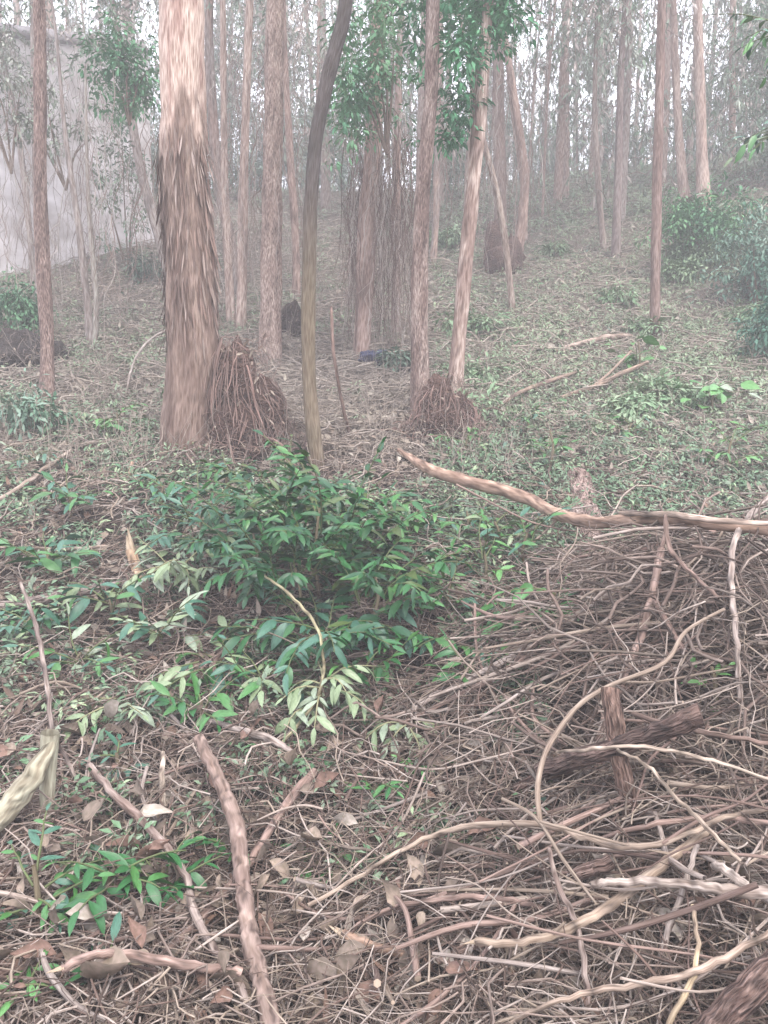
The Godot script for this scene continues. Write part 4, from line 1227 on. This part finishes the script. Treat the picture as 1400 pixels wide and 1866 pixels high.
	shrub("green_shrub", "grey-green shrub at the right edge beside the bright green one", on(1385, 560), Vector3(0.6, 0.9, 0.6), Color(0.07, 0.18, 0.12), gg)
	shrub("green_shrub", "dull shrub above the bright green one, near the right edge", on(1470, 340), Vector3(1.6, 2.6, 1.2), Color(0.13, 0.22, 0.14), Color(0.24, 0.3, 0.22), 75.0)
	shrub("green_shrub", "tall dim shrub at the upper right edge behind the pair of trunks", on(1450, 330), Vector3(2.0, 3.6, 1.4), Color(0.13, 0.21, 0.13), Color(0.26, 0.31, 0.23), 26.0)
	shrub("green_shrub", "green shrub hanging on the wall just left of the shaggy trunk", on(235, 500), Vector3(0.5, 2.2, 0.4), Color(0.10, 0.2, 0.12), Color(0.24, 0.3, 0.2), 110.0)
	shrub("green_shrub", "dark green shrub at the left edge below the wall", on(30, 620), Vector3(0.5, 0.5, 0.4), Color(0.05, 0.14, 0.07), Color(0.1, 0.22, 0.1))
	shrub("green_shrub", "low green shrub left of the foot of the red trunk", on(55, 790), Vector3(0.35, 0.28, 0.3), Color(0.07, 0.17, 0.09), gg)
	shrub("green_shrub", "small dark shrub below the wall between whitish sapling and shaggy trunk", on(255, 520), Vector3(0.4, 0.4, 0.3), Color(0.04, 0.09, 0.06), Color(0.1, 0.16, 0.1))
	shrub("green_shrub", "light green leafy tree top hanging above the dry vines in the middle", at(705, 260, 7.6), Vector3(0.5, 1.5, 0.5), Color(0.07, 0.21, 0.10), Color(0.17, 0.33, 0.16), 170.0)
	shrub("green_shrub", "blue-green leafy shrub leaning in at the right edge, halfway up", on(1425, 660), Vector3(0.45, 0.7, 0.5), Color(0.05, 0.16, 0.10), Color(0.14, 0.24, 0.17), 420.0)
	bough("hanging_bough", "yellow-green leaves hanging into the top right corner", "bough", at(1440, 75, 4.6), 6, 0.30, 3, 0.10, ["leaf_bright", "leaf_mid", "leaf_teal"], 0.03, Vector2(-0.3, 0.5), 0.6, {"stem": 0.12, "toward": Vector3(-0.5, 0, 0)})
	bough("hanging_bough", "pale green leaves hanging at the right edge above the pair of trunks", "bough", at(1430, 250, 6.5), 6, 0.36, 3, 0.13, ["leaf_pale", "leaf_teal", "leaf_mid"], 0.03, Vector2(-0.5, 0.3), 0.7, {"stem": 0.12, "toward": Vector3(-0.6, 0, 0)})
	for i in 38:
		var d := rf(17.5, 26.0)
		var x := rf(-0.28, 0.5) * d
		shrub("slope_bush", "hazy bush along the top of the slope", ground(x, -d), Vector3(rf(0.7, 1.4), rf(0.8, 2.2), 0.7), Color(0.11, 0.19, 0.12), Color(0.24, 0.29, 0.21), 70.0, "bushes along the top of the slope")
	shrub("wall_creeper", "grey-green creeper hanging before the pale wall beside the red trunk", at(120, 330, 9.6), Vector3(0.7, 1.2, 0.4), Color(0.16, 0.2, 0.14), Color(0.3, 0.32, 0.25), 26.0)
	shrub("wall_creeper", "pale twiggy creeper before the wall at the left edge", at(20, 300, 9.4), Vector3(0.5, 1.4, 0.4), Color(0.16, 0.2, 0.14), Color(0.3, 0.3, 0.25), 20.0)
	shrub("wall_creeper", "bright green creeper high before the end of the wall, near the shaggy trunk", at(235, 210, 9.0), Vector3(0.55, 0.8, 0.4), Color(0.06, 0.2, 0.09), Color(0.15, 0.3, 0.15), 190.0)
	for i in 16:
		var q := on(rf(800, 1395), rf(440, 790))
		shrub("slope_weed", "low weedy clump on the green slope", q, Vector3(rf(0.2, 0.45), rf(0.08, 0.2), 0.3), Color(0.10, 0.2, 0.09), Color(0.24, 0.31, 0.19), 420.0, "weedy clumps on the slope")


func litter() -> void:
	# dead leaves
	var dl := []
	for v in 3:
		var b := Mb.new()
		leaf_shape(b, Transform3D(), [0.42, 0.3, 0.55][v], [0.5, 0.7, 0.3][v], [1.2, -0.9, 0.5][v], [0.9, -0.7, 1.3][v], 4, Color(0.85, 0.85, 0.85), Color(1, 1, 1))
		b.smooth()
		dl.push_back(b.mesh(null))
	var pal := [Color(0.33, 0.25, 0.205), Color(0.42, 0.335, 0.29), Color(0.21, 0.145, 0.12), Color(0.30, 0.185, 0.145), Color(0.47, 0.40, 0.36), Color(0.27, 0.205, 0.165)]
	for v in 3:
		var xf := []
		var cols := []
		for i in 11000:
			var s := spot(1.25, 26.0)
			if rng.randf() < 0.75 * exp(-((s.x - 1.2) * (s.x - 1.2) + (s.y + 2.9) * (s.y + 2.9)) / 0.5):
				continue
			var big := rf(0.04, 0.10) if -s.y < 6.0 else rf(0.06, 0.12)
			xf.push_back(lay(s.x, s.y, rf(0.0, 0.055), Vector3.ONE * big, 0.55))
			cols.push_back(pal[rng.randi() % 6].lerp(Color(0.56, 0.50, 0.44), 0.6 * smoothstep(4.6, 7.0, -s.y)) * rf(0.75, 1.1))  # bleached straw up the slope, its colour also lifted for missing light
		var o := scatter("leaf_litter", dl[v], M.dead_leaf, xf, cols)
		tag(o, ["folded dead leaves covering the forest floor", "narrow curled dead leaves covering the forest floor", "broad dead leaves covering the forest floor"][v], "leaf litter")
	# fine twigs and straw
	twig_form()
	var tw := twig_forms
	var tp := [Color(0.38, 0.30, 0.26), Color(0.58, 0.50, 0.45), Color(0.22, 0.155, 0.13), Color(0.46, 0.38, 0.31), Color(0.12, 0.085, 0.07)]
	for v in 4:
		var xf := []
		var cols := []
		for i in 9000:
			var s := spot(1.25, 24.0)
			var d := -s.y
			var pile := exp(-((s.x - 1.2) * (s.x - 1.2) + (s.y + 2.9) * (s.y + 2.9)) / 0.9)
			var green := greenness(s.x, s.y)
			if rng.randf() < green * 0.3 and pile < 0.2 or rng.randf() < 0.75 * pile:
				continue
			var L := rf(0.12, 0.5) * (1.0 if d < 7.0 else 1.5)
			var th := (0.16 + 0.5 * pow(rng.randf(), 2.5)) * (1.0 if d < 4.5 else 1.3 if d < 7.0 else 2.0)
			xf.push_back(lay(s.x, s.y, rf(0.0, 0.05) + pile * rf(0.0, 0.3) + rf(0, 0.08) * rng.randf(), Vector3(th, th, L), 0.22 + 0.35 * pile))
			cols.push_back(tp[rng.randi() % 5].lerp(Color(0.60, 0.54, 0.47), 0.6 * smoothstep(4.6, 7.0, d)) * rf(0.75, 1.12))  # paler dry straw far off, partly brightness put into the colour
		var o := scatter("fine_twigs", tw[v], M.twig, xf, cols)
		tag(o, ["straight fine dry twigs strewn over the ground", "bent fine dry twigs strewn over the ground", "forked fine dry twigs strewn over the ground", "crooked fine dry twigs strewn over the ground"][v], "twigs")
	# knee-high dry brush
	for v in 2:
		var xf := []
		var cols := []
		for i in 4200:
			var s := spot(5.2, 18.0)
			var c := s.x / -s.y
			var k := 0.8 if c < 0.07 else 0.3
			k *= clampf(0.6 + 1.2 * n_low.get_noise_2d(s.x * 2.2 + 7.0, s.y * 2.2), 0.05, 1.0)
			if rng.randf() > k:
				continue
			var L := rf(0.15, 0.55)
			var th := rf(0.18, 0.45)
			var p := ground(s.x, s.y, L * 0.32)
			var bs := Basis.from_euler(Vector3(-PI / 2 + rng.randfn() * 0.45, rng.randf() * TAU, 0))
			xf.push_back(Transform3D(bs.scaled_local(Vector3(th, th, L)), p))
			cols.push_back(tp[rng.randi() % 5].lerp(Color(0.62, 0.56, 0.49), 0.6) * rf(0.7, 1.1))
		tag(scatter("dry_brush", tw[v * 2], M.twig, xf, cols), ["upright dry brush of thin stems on the slope", "tangled dry brush of forked stems on the slope"][v], "brush")
	# the thinner sticks that fill the heap on the right
	for v in 2:
		var xf := []
		var cols := []
		for i in 800:
			var q := Vector2(1.25 + rng.randfn() * 0.55, -3.05 + rng.randfn() * 0.62)
			if q.x / -q.y > 0.62 or q.y > -1.6 or q.y < -3.75:
				continue
			var k := exp(-q.distance_squared_to(Vector2(1.3, -3.1)) / 0.8)
			var L := rf(0.18, 0.7)
			var th := 0.25 + 0.95 * pow(rng.randf(), 1.8)
			var t := lay(q.x, q.y, rf(0.0, 0.12) + k * rf(0.0, 0.34), Vector3(th, th, L), 0.5)
			xf.push_back(t)
			cols.push_back(tp[rng.randi() % 5].lerp(Color(0.30, 0.235, 0.205), 0.4) * rf(0.4, 1.1))
		tag(scatter("heap_sticks", tw[v], M.twig, xf, cols), ["straight thin sticks filling the heap of cut branches at right", "bent thin sticks filling the heap of cut branches at right"][v], "sticks")
	# green ground cover
	for v in 3:
		var xf := []
		var cols := []
		for i in 13000:
			var s := spot(2.2, 26.0)
			if rng.randf() > greenness(s.x, s.y):
				continue
			var d := -s.y
			var k := rf(0.22, 0.68) * (1.0 if d < 7.0 else 1.15 if d < 14.0 else 1.7)
			xf.push_back(lay(s.x, s.y, rf(0.02, 0.10) * k, Vector3.ONE * k, 0.4))
			var c := Color(0.07, 0.165, 0.065).lerp(Color(0.20, 0.25, 0.17), rng.randf()).lerp(Color(0.31, 0.37, 0.22), 0.5 * smoothstep(5.0, 8.0, d))  # far greens lightened in colour in place of brighter light on the slope
			if rng.randf() < 0.15:
				c = Color(0.28, 0.35, 0.2)
			cols.push_back(c * rf(0.7, 1.15))
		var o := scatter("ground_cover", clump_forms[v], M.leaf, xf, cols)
		tag(o, ["low green creeping plants spread over the slope", "fine green weeds spread over the slope", "grey-green seedlings spread over the slope"][v], "ground cover")
	# larger fallen green leaves
	var xf := []
	var cols := []
	for i in 2600:
		var s := spot(2.0, 16.0)
		if rng.randf() > greenness(s.x, s.y) * 0.9:
			continue
		xf.push_back(lay(s.x, s.y, rf(0.01, 0.09), Vector3.ONE * rf(0.06, 0.11), 0.7))
		cols.push_back([Color(0.04, 0.13, 0.06), Color(0.09, 0.17, 0.12), Color(0.2, 0.25, 0.17), Color(0.07, 0.18, 0.07)][rng.randi() % 4] * rf(0.8, 1.1))
	tag(scatter("loose_green_leaves", leaf_forms[1], M.leaf, xf, cols), "loose green leaves lying on the slope among the weeds", "leaves")
	# dry hanging vines
	var vm := []
	for v in 3:
		var b := Mb.new()
		var pts := [Vector3.ZERO]
		for k in 6:
			pts.push_back(Vector3(rf(-0.06, 0.06), -(k + 1) / 6.0, rf(-0.06, 0.06)))
		tube(b, spline(pts, 3), spline([0.004, 0.005, 0.0045, 0.0045, 0.004, 0.0035, 0.002], 3), 4, two(Color(1, 1, 1), Color(0.7, 0.68, 0.66), 3.0))
		for k in 3:
			var p: Vector3 = pts[k + 2]
			tube(b, [p, p + Vector3(rf(-0.1, 0.1), -0.08, rf(-0.1, 0.1)), p + Vector3(rf(-0.16, 0.16), -0.22, rf(-0.16, 0.16))], [0.003, 0.003, 0.0015], 3, two(Color(1, 1, 1), Color(0.7, 0.68, 0.66), 3.0))
		vm.push_back(b.mesh(null))
	var areas := [[628, 750, 180, 500, 8.2, 9.0, 320], [0, 310, 120, 430, 7.6, 10.8, 170], [380, 560, 60, 420, 8.0, 12.0, 150], [780, 1000, 80, 330, 9.5, 15.0, 200], [1000, 1400, 20, 300, 13.0, 19.0, 170], [0, 700, 0, 200, 11.0, 18.0, 200]]
	for a in areas.size():
		var ar = areas[a]
		var xs := []
		var cs := []
		for i in ar[6]:
			var p := at(rf(ar[0], ar[1]), rf(ar[2], ar[3]), rf(ar[4], ar[5]))
			var floor_y := H(p.x, p.z)
			var L := minf(rf(0.3, 1.6), p.y - floor_y + 0.1)
			var thin := rf(0.35, 0.9)
			if L < 0.2:
				continue
			xs.push_back(Transform3D(Basis.from_euler(Vector3(rf(-0.2, 0.2), rng.randf() * TAU, rf(-0.2, 0.2))).scaled_local(Vector3(thin, L, thin)), p))
			cs.push_back([Color(0.42, 0.34, 0.31) if a > 0 else Color(0.22, 0.15, 0.13), Color(0.33, 0.25, 0.22), Color(0.62, 0.56, 0.52)][rng.randi() % 3] * rf(0.75, 1.1))
		var o := scatter("hanging_vines", vm[a % 3], M.twig, xs, cs)
		tag(o, ["dry brown vines hanging thickly on the trunk behind the curved sapling", "thin dry vines hanging in front of the pale wall", "dry vines hanging between the shaggy and the smooth trunk", "dry vines hanging over the termite mound", "grey dry vines hanging among the far trunks at right", "fine dry vines hanging high at the upper left"][a], "vines")


func greenness(x: float, z: float) -> float:
	var d := -z
	var c := x / d                       # sideways place on the slope
	var g := 0.16 + 0.85 * n_low.get_noise_2d(x * 1.7 + 40.0, z * 1.7)
	if d > 4.3 and c > 0.06:
		g += 0.85
	if d > 3.4 and d < 5.0 and c > -0.1 and c < 0.3:
		g += 0.35
	if d > 3.0 and d < 5.0 and c < -0.05:
		g += 0.2
	if d > 5.0 and c < -0.22:
		g += 0.3
	if d > 5.3 and d < 9.0 and c > -0.2 and c < 0.06:
		g -= 0.65
	if d < 3.0:
		g -= 0.2
	if c > 0.2 and d < 4.2:
		g -= 0.6
	for k in [[-0.35, -3.85], [-0.1, -3.9], [0.0, -3.5]]:      # the heap of boughs lies there
		if Vector2(x, z).distance_to(Vector2(k[0], k[1])) < 0.3:
			g -= 0.4
	g += 0.9 * n_mid.get_noise_2d(x * 2.0, z * 2.0 + 9.0)
	return clampf(g, 0.0, 0.9)


func small_things() -> void:
	# crumpled blue bag on the slope
	var p := on(690, 668)
	var t := thing("crumpled_bag", "crumpled dark blue and grey bag lying in the weeds beside the vine-covered tree", "bag", p)
	var b := Mb.new()
	lump(b, Vector3(0.0, 0.05, 0), Vector3(0.13, 0.10, 0.10), 0.55, two(Color(0.03, 0.035, 0.085), Color(0.075, 0.08, 0.14), 14.0), 40, 26, 9.0)
	lump(b, Vector3(-0.09, 0.09, 0.02), Vector3(0.09, 0.05, 0.07), 0.75, two(Color(0.03, 0.035, 0.085), Color(0.075, 0.08, 0.14), 14.0), 30, 20, 12.0)
	b.smooth()
	put("bag_body", b.mesh(M.cloth), t)
	var kb := Mb.new()
	lump(kb, Vector3(0.12, 0.03, 0.05), Vector3(0.10, 0.08, 0.07), 0.8, two(Color(0.10, 0.115, 0.10), Color(0.22, 0.24, 0.21), 14.0), 30, 20, 11.0)
	kb.smooth()
	put("grey_fold", kb.mesh(M.cloth), t)
	shrub("slope_weed", "weed with grey-green leaves growing in front of the crumpled bag", p + Vector3(0.2, -0.03, 0.14), Vector3(0.12, 0.1, 0.08), Color(0.08, 0.16, 0.1), Color(0.2, 0.25, 0.18), 1500.0)
	# curled large dead leaves that can be picked out
	var forms := []
	for v in 4:
		var lb := Mb.new()
		leaf_shape(lb, Transform3D(), rf(0.3, 0.5), rf(0.5, 1.6), rf(-1.8, 1.9), rf(-2.2, 2.2), 9, Color(0.72, 0.72, 0.72), Color(1, 1, 1), 0.95, 0.09)
		lb.smooth()
		forms.push_back(lb.mesh(null))
	var picks := [[150, 1840, 0.16, "dry_tan", "largest curled brown leaf flat on the ground at the bottom left"], [20, 1800, 0.15, "dry_tan", "brown leaf at the bottom left edge under the teal plant"], [975, 1590, 0.13, "dry_pale", "pale curled leaf hanging in the middle of the stick pile"],
		[850, 1765, 0.11, "dry_pale", "pale twisted leaf standing up in the bottom middle"], [790, 1785, 0.10, "dry_pale", "cream dry leaf lying beside the twisted pale one"], [1110, 1670, 0.14, "dry_tan", "broad brown leaf under the pale barked stick"], [420, 1690, 0.10, "dry_rust", "rusty red leaf beside the thick curved branch"], [440, 1390, 0.11, "dry_rust", "rusty leaf below the end of the thick curved branch"]]
	for k in picks:
		var q := on(k[0], k[1])
		var o := put("large_dead_leaf", forms[rng.randi() % 4], null, M[k[3]])
		o.transform = lay(q.x, q.z, rf(0.04, 0.1), Vector3.ONE * k[2], 0.5)
		tag(o, k[4], "dead leaf")
	for i in 230:
		var q := on(rf(0, 1400), rf(1330, 1866))
		var o := put("dead_leaf", forms[rng.randi() % 4], null, M[["dry_tan", "dry_pale", "dry_tan", "dry_brown", "dry_brown", "dry_rust"][rng.randi() % 6]])
		o.transform = lay(q.x, q.z, rf(0.03, 0.11), Vector3.ONE * rf(0.06, 0.13), 0.8)
		tag(o, "curled dry brown leaf among the sticks in the foreground", "dead leaf", "curled dry leaves in the foreground")
